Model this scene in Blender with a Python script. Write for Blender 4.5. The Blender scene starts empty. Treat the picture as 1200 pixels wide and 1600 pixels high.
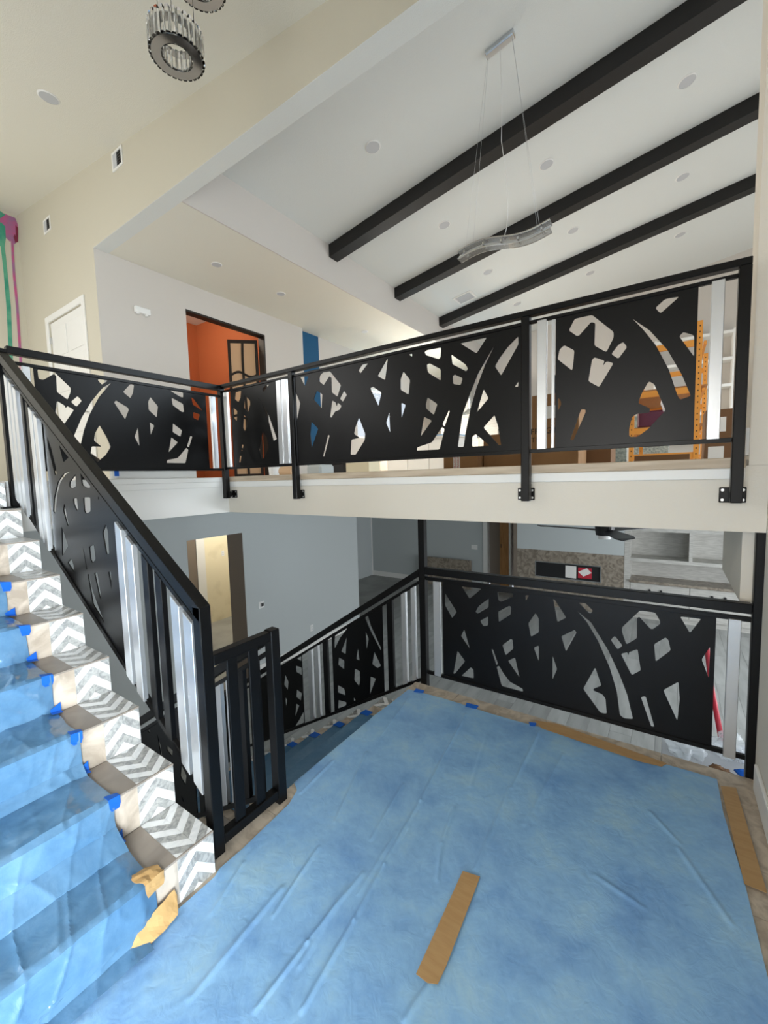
import bpy, bmesh, math, random
from mathutils import Vector, Matrix, noise
random.seed(7)
SC = bpy.context.scene
COL = SC.collection

# ------------------------------------------------------------------ camera
FPX, YAW, PIT, ROL = 653.448, -0.599162, -0.082261, -0.026977
CAM = Vector((0, 0, 1.55))                       # eye height above the landing (z = 0)
_fw = Vector((math.sin(YAW)*math.cos(PIT), math.cos(YAW)*math.cos(PIT), math.sin(PIT)))
_rt = _fw.cross(Vector((0, 0, 1))).normalized(); _up = _rt.cross(_fw)
_c, _s = math.cos(ROL), math.sin(ROL)
AX, AY = _rt*_c + _up*_s, _up*_c - _rt*_s
def ray(x, y): return AX*((x-600)/FPX) + AY*((800-y)/FPX) + _fw
def onX(x, y, X): d = ray(x, y); return CAM + d*((X-CAM.x)/d.x)
def onY(x, y, Y): d = ray(x, y); return CAM + d*((Y-CAM.y)/d.y)
def onZ(x, y, Z): d = ray(x, y); return CAM + d*((Z-CAM.z)/d.z)
cd = bpy.data.cameras.new('camera'); co = bpy.data.objects.new('camera', cd); COL.objects.link(co)
m = Matrix((AX, AY, -_fw)).transposed().to_4x4(); m.translation = CAM
co.matrix_world = m
cd.sensor_fit = 'HORIZONTAL'; cd.sensor_width = 36; cd.lens = FPX/1200*36; cd.clip_start = 0.02; cd.clip_end = 200
SC.camera = co

# ------------------------------------------------------------------ world, daylight, exposure
W = bpy.data.worlds.new('world'); SC.world = W; W.use_nodes = True
W.node_tree.nodes['Background'].inputs[0].default_value = (0.78, 0.88, 1.0, 1)
W.node_tree.nodes['Background'].inputs[1].default_value = 1.0
vs = SC.view_settings
vs.view_transform = 'Standard'; vs.look = 'None'; vs.gamma = 1; vs.use_curve_mapping = False
vs.exposure = 0.0
def area(name, loc, target, sx, sy, power, col, spread=150):
    l = bpy.data.lights.new(name, 'AREA'); l.shape = 'RECTANGLE'; l.size = sx; l.size_y = sy; l.energy = power; l.color = col; l.spread = math.radians(spread)
    o = bpy.data.objects.new(name, l); COL.objects.link(o); o.location = loc
    o.rotation_euler = (Vector(target)-Vector(loc)).to_track_quat('-Z', 'Y').to_euler()
    return o
DAY = (0.92, 0.96, 1.0)
area('daylight_entrance', (2.25, -1.15, 1.12), (-3.0, 0.7, 1.0), 1.7, 1.9, 390, (0.82, 0.92, 1.0), 150)  # source set back in the added alcove so its light falls more evenly
area('daylight_front', (-0.65, -2.30, 1.5), (-0.8, 2.3, 0.7), 1.9, 2.2, 72, (1.0, 0.96, 0.90), 150)
area('daylight_stair_window', (-6.6, -2.35, 3.1), (-6.3, 0.5, 2.2), 3.0, 2.4, 120, (1.0, 0.98, 0.95))
area('daylight_great_room', (4.55, 7.2, 3.7), (0.4, 6.6, 0.4), 7.0, 2.9, 390, (0.80, 0.91, 1.0), 125)
area('kitchen_fill', (-6.70, 9.6, 3.3), (-4.5, 9.0, 2.0), 2.6, 1.3, 400, (1.0, 0.91, 0.78), 150)  # added warm fill to brighten the hall ceiling
area('daylight_lower_room', (4.55, 6.6, -0.1), (1.0, 6.6, -1.0), 4.4, 1.8, 340, (0.92, 0.96, 1.0), 170)

# ------------------------------------------------------------------ helpers
def lin(r, g, b):
    f = lambda c: (c/255/12.92) if c <= 10 else ((c/255+0.055)/1.055)**2.4
    return (f(r), f(g), f(b), 1)
MATS = {}
def mat(name, col, rough=0.6, metal=0.0, col2=None, scale=4.0, detail=4.0, bump=0.0, bscale=80.0, spec=0.5, trans=0.0, ior=1.45,
        emit=None, estr=0.0, alpha=1.0, stretch=None, ramp=(0.4, 0.62), coat=0.0, distort=0.0):
    m = bpy.data.materials.new(name); m.use_nodes = True; nt = m.node_tree; b = nt.nodes['Principled BSDF']
    b.inputs['Base Color'].default_value = col; b.inputs['Roughness'].default_value = rough; b.inputs['Metallic'].default_value = metal
    b.inputs['Specular IOR Level'].default_value = spec; b.inputs['Transmission Weight'].default_value = trans; b.inputs['IOR'].default_value = ior
    b.inputs['Alpha'].default_value = alpha; b.inputs['Coat Weight'].default_value = coat
    if emit: b.inputs['Emission Color'].default_value = emit; b.inputs['Emission Strength'].default_value = estr
    tc = nt.nodes.new('ShaderNodeTexCoord'); src = tc.outputs['Object']
    if stretch:
        mp = nt.nodes.new('ShaderNodeMapping'); mp.inputs['Scale'].default_value = stretch; nt.links.new(src, mp.inputs[0]); src = mp.outputs[0]
    if col2:
        n = nt.nodes.new('ShaderNodeTexNoise'); n.inputs['Scale'].default_value = scale; n.inputs['Detail'].default_value = detail
        n.inputs['Distortion'].default_value = distort; nt.links.new(src, n.inputs['Vector'])
        r = nt.nodes.new('ShaderNodeValToRGB'); r.color_ramp.elements[0].position = ramp[0]; r.color_ramp.elements[1].position = ramp[1]
        r.color_ramp.elements[0].color = col; r.color_ramp.elements[1].color = col2
        nt.links.new(n.outputs['Fac'], r.inputs[0]); nt.links.new(r.outputs[0], b.inputs['Base Color'])
    if bump:
        n2 = nt.nodes.new('ShaderNodeTexNoise'); n2.inputs['Scale'].default_value = bscale; n2.inputs['Detail'].default_value = 3
        nt.links.new(src, n2.inputs['Vector'])
        bp = nt.nodes.new('ShaderNodeBump'); bp.inputs['Strength'].default_value = bump; bp.inputs['Distance'].default_value = 0.01
        nt.links.new(n2.outputs['Fac'], bp.inputs['Height']); nt.links.new(bp.outputs[0], b.inputs['Normal'])
    MATS[name] = m
    return m
M_BEIGE = mat('wall_paint_beige', lin(206, 200, 183), 0.85, bump=0.12, bscale=140)
M_WHITE = mat('wall_paint_white', lin(208, 202, 195), 0.85, bump=0.1, bscale=140)
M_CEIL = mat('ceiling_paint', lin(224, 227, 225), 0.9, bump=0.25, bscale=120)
M_CEILW = mat('ceiling_paint_warm_lit', lin(230, 227, 215), 0.9, bump=0.25, bscale=120)  # ceiling paint with the warm cast of the light put in
M_GREY = mat('wall_paint_grey', lin(190, 196, 196), 0.8, bump=0.08, bscale=140)
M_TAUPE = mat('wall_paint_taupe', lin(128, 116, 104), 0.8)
M_FASC = mat('fascia_paint', lin(226, 219, 206), 0.75, bump=0.08, bscale=120)
M_TRIM = mat('trim_paint', lin(238, 237, 233), 0.45)
M_ORANGE = mat('wall_paint_orange', lin(176, 98, 58), 0.8)
M_TEAL = mat('wall_paint_blue', lin(20, 84, 124), 0.75)
M_CREAM = mat('wall_primer_cream', lin(236, 225, 194), 0.8, col2=lin(218, 206, 172), scale=2.2, ramp=(0.55, 0.72))
M_BEAM = mat('beam_black', lin(26, 25, 25), 0.55, bump=0.1, bscale=60)
M_STEEL = mat('black_powder_coat', lin(10, 10, 11), 0.36, spec=0.28, bump=0.03, bscale=300)
M_ALU = mat('brushed_aluminium', lin(208, 210, 212), 0.34, metal=0.75, bump=0.05, bscale=60, stretch=(8, 8, 0.4))
M_CHROME = mat('chrome', lin(215, 218, 222), 0.08, metal=1.0)
M_BOLT = mat('zinc_bolt', lin(225, 225, 225), 0.3, metal=0.6)
M_OAK = mat('pale_oak', lin(206, 190, 168), 0.55, col2=lin(186, 168, 146), scale=3, stretch=(1, 12, 12), bump=0.04)
M_STONE = mat('beige_stone', lin(214, 200, 184), 0.38, col2=lin(172, 158, 142), scale=7, detail=6, distort=1.2, bump=0.03)
M_STONE2 = mat('mottled_stone', lin(200, 186, 168), 0.4, col2=lin(168, 154, 138), scale=9, detail=7, distort=2.0, bump=0.05)
M_TREAD = mat('stone_tread_shade', lin(158, 147, 136), 0.4, col2=lin(144, 134, 124), scale=5, detail=5, distort=1.0)  # shade on the treads put into a darker copy of the stone
M_MARW = mat('white_marble', lin(244, 245, 245), 0.25, col2=lin(228, 230, 231), scale=16, detail=6, distort=1.5, ramp=(0.45, 0.7))
M_MARG = mat('grey_marble', lin(186, 186, 183), 0.28, col2=lin(146, 147, 146), scale=28, detail=6, distort=2.0)
M_GROUT = mat('grout', lin(232, 228, 220), 0.8)
M_LFLOOR = mat('grey_plank', lin(176, 178, 176), 0.4, col2=lin(158, 160, 158), scale=2.0, stretch=(5, .8, 1), bump=0.02)
_nt = M_LFLOOR.node_tree; _oi = _nt.nodes.new('ShaderNodeObjectInfo'); _hs = _nt.nodes.new('ShaderNodeHueSaturation'); _mr = _nt.nodes.new('ShaderNodeMapRange'); _mr.inputs[3].default_value = .82; _mr.inputs[4].default_value = 1.08
_nt.links.new(_oi.outputs['Random'], _mr.inputs[0]); _nt.links.new(_mr.outputs[0], _hs.inputs['Value'])
_lk = [l for l in _nt.links if l.to_socket.name == 'Base Color'][0]; _src = _lk.from_socket; _nt.links.remove(_lk); _nt.links.new(_src, _hs.inputs['Color']); _nt.links.new(_hs.outputs[0], _nt.nodes['Principled BSDF'].inputs['Base Color'])
M_LFLOORB = mat('grey_plank_base', lin(158, 158, 154), 0.5, col2=lin(140, 140, 136), scale=2)
M_UFLOOR = mat('oak_floor', lin(196, 189, 178), 0.5, col2=lin(180, 172, 160), scale=3, stretch=(1, 10, 1))
M_TAPEB = mat('blue_tape', lin(24, 106, 214), 0.6, bump=0.1, bscale=90)
M_TAPEK = mat('kraft_tape', lin(186, 150, 104), 0.5, col2=lin(178, 141, 95), scale=9, stretch=(1, 6, 1), bump=0.05, bscale=40)
M_KRAFT = mat('kraft_paper', lin(204, 164, 108), 0.7, bump=0.1, bscale=30)
M_CARD = mat('cardboard', lin(150, 112, 74), 0.8, col2=lin(138, 102, 66), scale=3)
M_CARDD = mat('cardboard_dark', lin(116, 84, 56), 0.8)
M_PLASTIC_W = mat('white_plastic', lin(238, 238, 236), 0.4)
M_PLASTIC_G = mat('grey_lens', lin(196, 198, 202), 0.5)
M_DARK = mat('dark_plastic', lin(30, 30, 32), 0.4)
M_RACK = mat('orange_rack_steel', lin(224, 150, 62), 0.5)
M_WOODD = mat('raw_wood', lin(176, 128, 78), 0.6, col2=lin(160, 112, 64), scale=3, stretch=(10, 10, 1))
M_GLASS = mat('crystal', (1, 1, 1, 1), 0.02, trans=1.0, ior=1.5)
M_CLEAR = mat('clear_acrylic', (0.6, 0.62, 0.63, 1), 0.08, trans=0.8, ior=1.45)
M_CAB = mat('cabinet_washed_oak', lin(196, 194, 188), 0.5, col2=lin(178, 176, 170), scale=3, stretch=(2, 2, 14))
M_MARB = mat('brown_marble', lin(158, 148, 134), 0.3, col2=lin(118, 108, 96), scale=5, detail=8, distort=2.5)
M_PINK = mat('pink_paint', lin(196, 92, 140), 0.6, col2=lin(160, 110, 150), scale=6)
M_GREEN = mat('green_paint', lin(60, 150, 126), 0.6, col2=lin(96, 170, 140), scale=5)
M_MAROON = mat('maroon_paint', lin(128, 40, 66), 0.6)
M_RED = mat('red_print', lin(196, 50, 60), 0.6)
M_BLK = mat('black_print', lin(30, 28, 26), 0.7)
M_PAPER = mat('white_paper', lin(232, 230, 226), 0.8)
M_FROST = mat('frosted_pane', lin(214, 178, 140), 0.6)
M_FRAME = mat('dark_wood_frame', lin(34, 27, 22), 0.5)
M_POLY = mat('clear_polythene', (0.85, 0.9, 0.93, 1), 0.15, alpha=0.35, bump=0.5, bscale=14)
M_REDTOOL = mat('red_enamel', lin(190, 44, 62), 0.4)
M_BLUE2 = mat('blue_protective_film', lin(96, 160, 214), 0.35, col2=lin(150, 196, 230), scale=6, bump=0.3, bscale=12)
M_PLUM = mat('plum_plastic', lin(92, 44, 66), 0.6)
M_GRANITE = mat('green_granite', lin(176, 186, 180), 0.4, col2=lin(126, 140, 136), scale=30, detail=6)

def film_mat(name, c1, c2, c3, rough, strength, wr, fine):
    """polythene film: cloudy colour, long ridged wrinkles and a fine crumple in the relief"""
    m = bpy.data.materials.new(name); m.use_nodes = True; nt = m.node_tree; b = nt.nodes['Principled BSDF']; L = nt.links.new
    b.inputs['Roughness'].default_value = rough
    tc = nt.nodes.new('ShaderNodeTexCoord')
    n = nt.nodes.new('ShaderNodeTexNoise'); n.inputs['Scale'].default_value = 3.4; n.inputs['Detail'].default_value = 12; n.inputs['Roughness'].default_value = .68; n.inputs['Distortion'].default_value = .25
    L(tc.outputs['Object'], n.inputs['Vector'])
    r = nt.nodes.new('ShaderNodeValToRGB'); e = r.color_ramp.elements; e[0].position = .34; e[0].color = c1; e[1].position = .70; e[1].color = c3; q = e.new(.52); q.color = c2
    L(n.outputs['Fac'], r.inputs[0]); L(r.outputs[0], b.inputs['Base Color'])
    mp = nt.nodes.new('ShaderNodeMapping'); mp.inputs['Rotation'].default_value = (0, 0, -.45); mp.inputs['Scale'].default_value = (1.6, .55, 1.0); L(tc.outputs['Object'], mp.inputs[0])
    rd = nt.nodes.new('ShaderNodeTexNoise'); rd.noise_type = 'RIDGED_MULTIFRACTAL'; rd.inputs['Scale'].default_value = wr; rd.inputs['Detail'].default_value = 4; L(mp.outputs[0], rd.inputs['Vector'])
    f = nt.nodes.new('ShaderNodeTexNoise'); f.inputs['Scale'].default_value = fine; f.inputs['Detail'].default_value = 5; f.inputs['Distortion'].default_value = 1.5; L(tc.outputs['Object'], f.inputs['Vector'])
    b1 = nt.nodes.new('ShaderNodeBump'); b1.inputs['Strength'].default_value = strength; b1.inputs['Distance'].default_value = .006; L(rd.outputs['Fac'], b1.inputs['Height'])
    b2 = nt.nodes.new('ShaderNodeBump'); b2.inputs['Strength'].default_value = strength; b2.inputs['Distance'].default_value = .005; L(f.outputs['Fac'], b2.inputs['Height']); L(b1.outputs[0], b2.inputs['Normal'])
    L(b2.outputs[0], b.inputs['Normal'])
    return m
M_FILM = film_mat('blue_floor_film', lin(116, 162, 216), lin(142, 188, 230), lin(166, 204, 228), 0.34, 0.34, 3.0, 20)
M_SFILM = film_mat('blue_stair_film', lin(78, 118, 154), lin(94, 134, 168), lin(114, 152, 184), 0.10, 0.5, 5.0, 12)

def T(o, label, cat, group=None):
    o['label'] = label; o['category'] = cat
    if group: o['group'] = group
    return o
def S(o): o['kind'] = 'structure'; return o
def obj(name, verts, faces, material, parent=None, smooth=False):
    me = bpy.data.meshes.new(name); me.from_pydata([tuple(v) for v in verts], [], faces); me.update()
    if smooth:
        for p in me.polygons: p.use_smooth = True
    me.materials.append(material)
    o = bpy.data.objects.new(name, me); COL.objects.link(o)
    if parent: o.parent = parent
    return o
def empty(name, loc=(0, 0, 0), parent=None):
    o = bpy.data.objects.new(name, None); COL.objects.link(o); o.empty_display_size = 0.1
    return o
def bm_obj(name, bm, material, parent=None, smooth=False):
    me = bpy.data.meshes.new(name); bm.to_mesh(me); bm.free(); me.materials.append(material)
    if smooth:
        for p in me.polygons: p.use_smooth = True
    o = bpy.data.objects.new(name, me); COL.objects.link(o)
    if parent: o.parent = parent
    return o
BOXF = [(0, 3, 2, 1), (4, 5, 6, 7), (0, 1, 5, 4), (1, 2, 6, 5), (2, 3, 7, 6), (3, 0, 4, 7)]
def boxv(x0, x1, y0, y1, z0, z1):
    return [(x0, y0, z0), (x1, y0, z0), (x1, y1, z0), (x0, y1, z0), (x0, y0, z1), (x1, y0, z1), (x1, y1, z1), (x0, y1, z1)]
def box(name, x0, x1, y0, y1, z0, z1, material, parent=None, bev=0.0):
    if bev <= 0: return obj(name, boxv(x0, x1, y0, y1, z0, z1), BOXF, material, parent)
    bm = bmesh.new(); vs_ = [bm.verts.new(v) for v in boxv(x0, x1, y0, y1, z0, z1)]
    for f in BOXF: bm.faces.new([vs_[i] for i in f])
    bmesh.ops.bevel(bm, geom=bm.edges[:], offset=bev, segments=1, affect='EDGES')
    return bm_obj(name, bm, material, parent)
def boxes(name, lst, material, parent=None):
    V, F = [], []
    for b in lst:
        k = len(V); V += boxv(*b); F += [tuple(i+k for i in f) for f in BOXF]
    return obj(name, V, F, material, parent)
def prism(name, poly, axis, a, b, material, parent=None, bev=0.0):
    """poly in the plane perpendicular to axis ('Y': (x,z), 'X': (y,z), 'Z': (x,y)), extruded from a to b"""
    n = len(poly)
    f = {'Y': lambda p, t: (p[0], t, p[1]), 'X': lambda p, t: (t, p[0], p[1]), 'Z': lambda p, t: (p[0], p[1], t)}[axis]
    V = [f(p, a) for p in poly] + [f(p, b) for p in poly]
    F = [tuple(range(n)), tuple(range(2*n-1, n-1, -1))] + [(i, i+n, (i+1) % n+n, (i+1) % n) for i in range(n)]
    bm = bmesh.new(); vv = [bm.verts.new(v) for v in V]
    for q in F: bm.faces.new([vv[i] for i in q])
    bmesh.ops.recalc_face_normals(bm, faces=bm.faces[:])
    if bev: bmesh.ops.bevel(bm, geom=bm.edges[:], offset=bev, segments=1, affect='EDGES')
    return bm_obj(name, bm, material, parent)
def tube(name, pts, r, material, parent=None, seg=8, cyclic=False):
    bm = bmesh.new(); rings = []; P = [Vector(p) for p in pts]; n = len(P)
    for i, p in enumerate(P):
        t = (P[min(i+1, n-1)]-P[max(i-1, 0)]).normalized()
        a = t.orthogonal().normalized() if i == 0 else (rings_a - t*rings_a.dot(t)).normalized()
        rings_a = a; b = t.cross(a)
        rings.append([bm.verts.new(p + (a*math.cos(k*2*math.pi/seg)+b*math.sin(k*2*math.pi/seg))*r) for k in range(seg)])
    for i in range(n-1):
        for k in range(seg): bm.faces.new([rings[i][k], rings[i][(k+1) % seg], rings[i+1][(k+1) % seg], rings[i+1][k]])
    bm.faces.new(rings[0][::-1]); bm.faces.new(rings[-1])
    return bm_obj(name, bm, material, parent, smooth=True)
def cyl(name, c, r, h, material, parent=None, seg=24, axis='Z', r2=None):
    r2 = r if r2 is None else r2; V, F = [], []
    for k in range(seg):
        a = 2*math.pi*k/seg
        for rr, t in ((r, 0), (r2, h)):
            p = (rr*math.cos(a), rr*math.sin(a), t)
            if axis == 'Y': p = (p[0], t, p[1])
            if axis == 'X': p = (t, p[0], p[1])
            V.append((c[0]+p[0], c[1]+p[1], c[2]+p[2]))
    for k in range(seg): F.append((2*k, 2*((k+1) % seg), 2*((k+1) % seg)+1, 2*k+1))
    F.append(tuple(2*k for k in range(seg))[::-1]); F.append(tuple(2*k+1 for k in range(seg)))
    o = obj(name, V, F, material, parent)
    bm = bmesh.new(); bm.from_mesh(o.data); bmesh.ops.recalc_face_normals(bm, faces=bm.faces[:]); bm.to_mesh(o.data); bm.free()
    return o
def text(name, s, size, loc, xdir, ydir, material, parent=None, depth=0.0005):
    cu = bpy.data.curves.new(name, 'FONT'); cu.body = s; cu.size = size; cu.extrude = depth; cu.align_x = 'CENTER'; cu.align_y = 'CENTER'
    t = bpy.data.objects.new(name+'_src', cu); COL.objects.link(t)
    me = bpy.data.meshes.new_from_object(t.evaluated_get(bpy.context.evaluated_depsgraph_get())); me.name = name
    bpy.data.objects.remove(t); bpy.data.curves.remove(cu)
    x, y = Vector(xdir).normalized(), Vector(ydir).normalized(); z = x.cross(y)
    mm = Matrix((x, y, z)).transposed().to_4x4(); mm.translation = Vector(loc); me.transform(mm)
    me.materials.clear(); me.materials.append(material)
    o = bpy.data.objects.new(name, me); COL.objects.link(o)
    if parent: o.parent = parent
    return o

# ------------------------------------------------------------------ key levels
UF, LF = 1.59, -1.59                 # upper and lower floor
RISE, RUN, NX0 = 0.1767, 0.269, -1.46
YF = 2.64                            # plane of the gallery fascia and of the header above it
XA = -3.72                           # plane of the gallery fascia beside the stair
XW = 0.387                           # foyer right wall
YFRONT = -2.1
FC = lambda x: 5.94-0.127*(x+8.817)  # foyer ceiling
VC = lambda x: 5.21+0.165*(x+4.5)    # great room ceiling
XL = -8.87

# ------------------------------------------------------------------ room shell
def quadslab(name, pts, thick, material):
    """four top/bottom points (x,y,z) of a slab whose visible side is pts; thick added along z"""
    V = [tuple(p) for p in pts]+[(p[0], p[1], p[2]+thick) for p in pts]
    o = obj(name, V, [(0, 1, 2, 3), (7, 6, 5, 4), (0, 4, 5, 1), (1, 5, 6, 2), (2, 6, 7, 3), (3, 7, 4, 0)], material)
    bm = bmesh.new(); bm.from_mesh(o.data); bmesh.ops.recalc_face_normals(bm, faces=bm.faces[:]); bm.to_mesh(o.data); bm.free()
    return S(o)
def wall_with_window(name, axis, a, b, u0, u1, z0, z1, openings, material):
    """wall in plane perpendicular to axis, with rectangular openings (ua,ub,za,zb) built from slabs"""
    L = []
    us = sorted({u0, u1, *[o[0] for o in openings], *[o[1] for o in openings]})
    for p, q in zip(us, us[1:]):
        ops = sorted([o for o in openings if o[0] <= p and o[1] >= q], key=lambda o: o[2]); z = z0
        for o in ops:
            if o[2] > z: L.append((p, q, z, o[2]))
            z = o[3]
        if z < z1: L.append((p, q, z, z1))
    bl = [((a, b, p, q, s, t) if axis == 'X' else (p, q, a, b, s, t)) for p, q, s, t in L]
    return S(boxes(name, bl, material))
M_PANE = bpy.data.materials.new('window_glass'); M_PANE.use_nodes = True
_nt = M_PANE.node_tree; _nt.nodes.clear(); _o = _nt.nodes.new('ShaderNodeOutputMaterial'); _mx = _nt.nodes.new('ShaderNodeMixShader'); _mx.inputs[0].default_value = 0.08
_t = _nt.nodes.new('ShaderNodeBsdfTransparent'); _g = _nt.nodes.new('ShaderNodeBsdfGlossy'); _g.inputs['Roughness'].default_value = 0.02
_nt.links.new(_t.outputs[0], _mx.inputs[1]); _nt.links.new(_g.outputs[0], _mx.inputs[2]); _nt.links.new(_mx.outputs[0], _o.inputs[0])
WN = [0]
def window(axis, pos, u0, u1, z0, z1, cols=2, rows=1):
    WN[0] += 1
    w = S(empty('window_%d' % WN[0])); t = 0.05; d = 0.04
    def fb(n, ua, ub, za, zb, dd, mt):
        return box(n, *((pos-dd, pos+dd, ua, ub) if axis == 'X' else (ua, ub, pos-dd, pos+dd)), za, zb, mt, w)
    for ua, ub, za, zb in ((u0, u1, z0, z0+t), (u0, u1, z1-t, z1), (u0, u0+t, z0+t, z1-t), (u1-t, u1, z0+t, z1-t)): fb('window_frame', ua, ub, za, zb, d, M_TRIM)
    for i in range(cols):
        for j in range(rows):
            a, b = u0+t+(u1-u0-2*t)*i/cols, u0+t+(u1-u0-2*t)*(i+1)/cols
            e, f = z0+t+(z1-z0-2*t)*j/rows, z0+t+(z1-z0-2*t)*(j+1)/rows
            fb('pane', a, b, e, f, 0.004, M_PANE)
            if i: fb('mullion', a-.02, a+.02, e, f, d*.8, M_TRIM)
            if j: fb('mullion', a, b, e-.02, e+.02, d*.75, M_TRIM)
    return w
quadslab('ceiling_foyer', [(XL-.1, YFRONT-.1, FC(XL-.1)), (XW+.1, YFRONT-.1, FC(XW+.1)), (XW+.1, YF, FC(XW+.1)), (XL-.1, YF, FC(XL-.1))], 0.1, M_CEILW)
quadslab('ceiling_great_room', [(-4.5, 2.82, VC(-4.5)), (4.6, 2.82, VC(4.6)), (4.6, 12.2, VC(4.6)), (-4.5, 12.2, VC(-4.5))], 0.1, M_CEIL)
S(box('ceiling_hall', -6.53, -4.52, 2.82, 12.2, 4.635, 4.72, M_CEILW))
S(box('ceiling_orange_room', -9.4, -6.41, 2.82, 6.15, 5.24, 5.30, M_CEIL))
S(box('trim_1', -4.52, -4.5, 2.82, 12.1, 4.635, 5.35, M_WHITE))                     # drop between hall ceiling and vault
# header and wall with the white door (one plane, Y = 2.64)
prism_h = prism('wall_header', [(-6.2705, 4.635), (XW, 4.635), (XW, FC(XW)+.05), (-6.2705, FC(-6.25)+.05)], 'Y', YF, 2.82, M_BEIGE); S(prism_h)
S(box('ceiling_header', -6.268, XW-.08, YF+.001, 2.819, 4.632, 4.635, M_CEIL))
S(prism('wall_great_room_front', [(-4.5, 4.72), (4.6, 4.72), (4.6, VC(4.6)+.05), (-4.5, VC(-4.5)+.05)], 'Y', 2.821, 2.9, M_WHITE))
DX0, DX1, DZ1 = -7.95, -6.73, UF+2.46
S(prism('wall_door_side', [(XL, UF), (DX0, UF), (DX0, DZ1), (DX1, DZ1), (DX1, UF), (-6.2705, UF), (-6.2705, FC(-6.25)+.05), (XL, FC(XL)+.05)], 'Y', YF, 2.82, M_BEIGE))
# left mural wall with a tall window close to the corner
WY0, WY1, WZ0, WZ1 = 0.9, 2.47, 2.2, 3.62
S(prism('wall_left', [(YFRONT, UF), (YF, UF), (YF, FC(XL)), (YFRONT, FC(XL))], 'X', XL-.12, XL, M_BEIGE))
# hall wall with the wide opening
HX = -6.27; OY0, OY1, OZ = 3.872, 5.41, 4.24
S(prism('wall_hall', [(2.82, UF), (OY0, UF), (OY0, OZ), (OY1, OZ), (OY1, UF), (6.40, UF), (6.40, 4.635), (2.82, 4.635)], 'X', HX-.14, HX, M_WHITE))
S(box('wall_hall_end', HX-.0004, HX+.0015, YF+.0005, 2.8195, UF, 4.6345, M_WHITE))
S(box('trim_2', HX-.145, HX+.004, OY0, OY1, OZ-.03, OZ, M_FRAME))
S(box('trim_3', HX-.145, HX+.004, OY1-.03, OY1, UF, OZ-.03, M_FRAME))
S(box('wall_blue', HX-.26, HX-.12, 6.40, 7.0, UF, 4.635, M_TEAL))
wall_with_window('wall_kitchen_side', 'X', HX-.26, HX-.12, 7.0, 12.1, UF, 4.635, [(8.3, 10.9, 2.55, 3.85)], M_WHITE)
window('X', HX-.2, 8.3, 10.9, 2.55, 3.85, 2, 1)  # unseen window added for the warm kitchen fill
# orange room behind the opening
S(box('wall_orange', -9.3, HX-.14, 5.99, 6.09, UF, 5.24, M_ORANGE))
S(box('wall_orange_room_back', -9.4, -9.3, 2.82, 6.15, UF, 5.24, M_ORANGE))
S(box('wall_orange_room_side', HX-.14, HX-.02, 2.82, 6.40, 4.64, 5.24, M_WHITE))
# great room far and right walls, window openings on the right
S(box('wall_great_room_back', -6.5, 4.6, 12.1, 12.2, UF, 6.8, M_WHITE))
wall_with_window('wall_great_room_right', 'X', 4.3, 4.4, 2.82, 12.1, UF, 6.8, [(3.7, 10.7, 2.05, 4.95)], M_WHITE)
window('X', 4.35, 3.7, 10.7, 2.05, 4.95, 4, 1)
wall_with_window('wall_front', 'Y', YFRONT-.1, YFRONT+.05, XL, XW, -1.7, 6.1, [(-8.1, -5.1, 1.9, 4.4), (-1.6, 0.3, 0.2, 2.6)], M_BEIGE)
window('Y', YFRONT-.02, -8.1, -5.1, 1.9, 4.4, 3, 1)
window('Y', YFRONT-.02, -1.6, 0.3, 0.2, 2.6, 2, 1)
# right side: foyer wall, pilaster at the end of the header
wall_with_window('wall_right', 'X', XW, XW+.12, YFRONT, 2.70, -1.7, 5.0, [(-2.05, -.15, 0.0, 2.15)], M_FASC)
S(box('wall_pilaster', 0.312, 0.386, YF, 2.82, UF-.029, 4.634, M_FASC))
S(box('wall_pilaster_back', 0.387, 0.62, 2.70, 2.82, UF-.029, 4.634, M_FASC))
S(box('wall_great_room_near', 0.62, 4.4, 2.70, 2.82, UF, 4.72, M_WHITE))
S(box('baseboard_right', XW-.016, XW, -.1, 2.56, 0.0, 0.13, M_TRIM, bev=.004))
S(box('baseboard_pilaster', 0.300, 0.312, 2.655, 2.82, UF+.02, UF+.15, M_TRIM))
# alcove added out of view on the right, glazing set back for evener light
S(box('floor_added_alcove', XW, 2.15, YFRONT, -.1, -.2, 0.0, M_STONE)); S(box('ceiling_added_alcove', XW+.12, 2.15, YFRONT, -.1, 2.15, 2.25, M_CEIL))
S(box('wall_added_alcove_side', XW+.12, 2.15, -.15, -.05, 0.0, 2.15, M_FASC)); S(box('wall_added_alcove_front', XW, 2.15, YFRONT-.1, YFRONT+.05, 0.0, 2.15, M_FASC))
wall_with_window('wall_added_alcove_right', 'X', 2.05, 2.15, YFRONT, -.1, 0.0, 2.15, [(-2.0, -.3, .15, 2.05)], M_FASC)
window('X', 2.10, -2.0, -.3, .15, 2.05, 2, 1)
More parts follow.
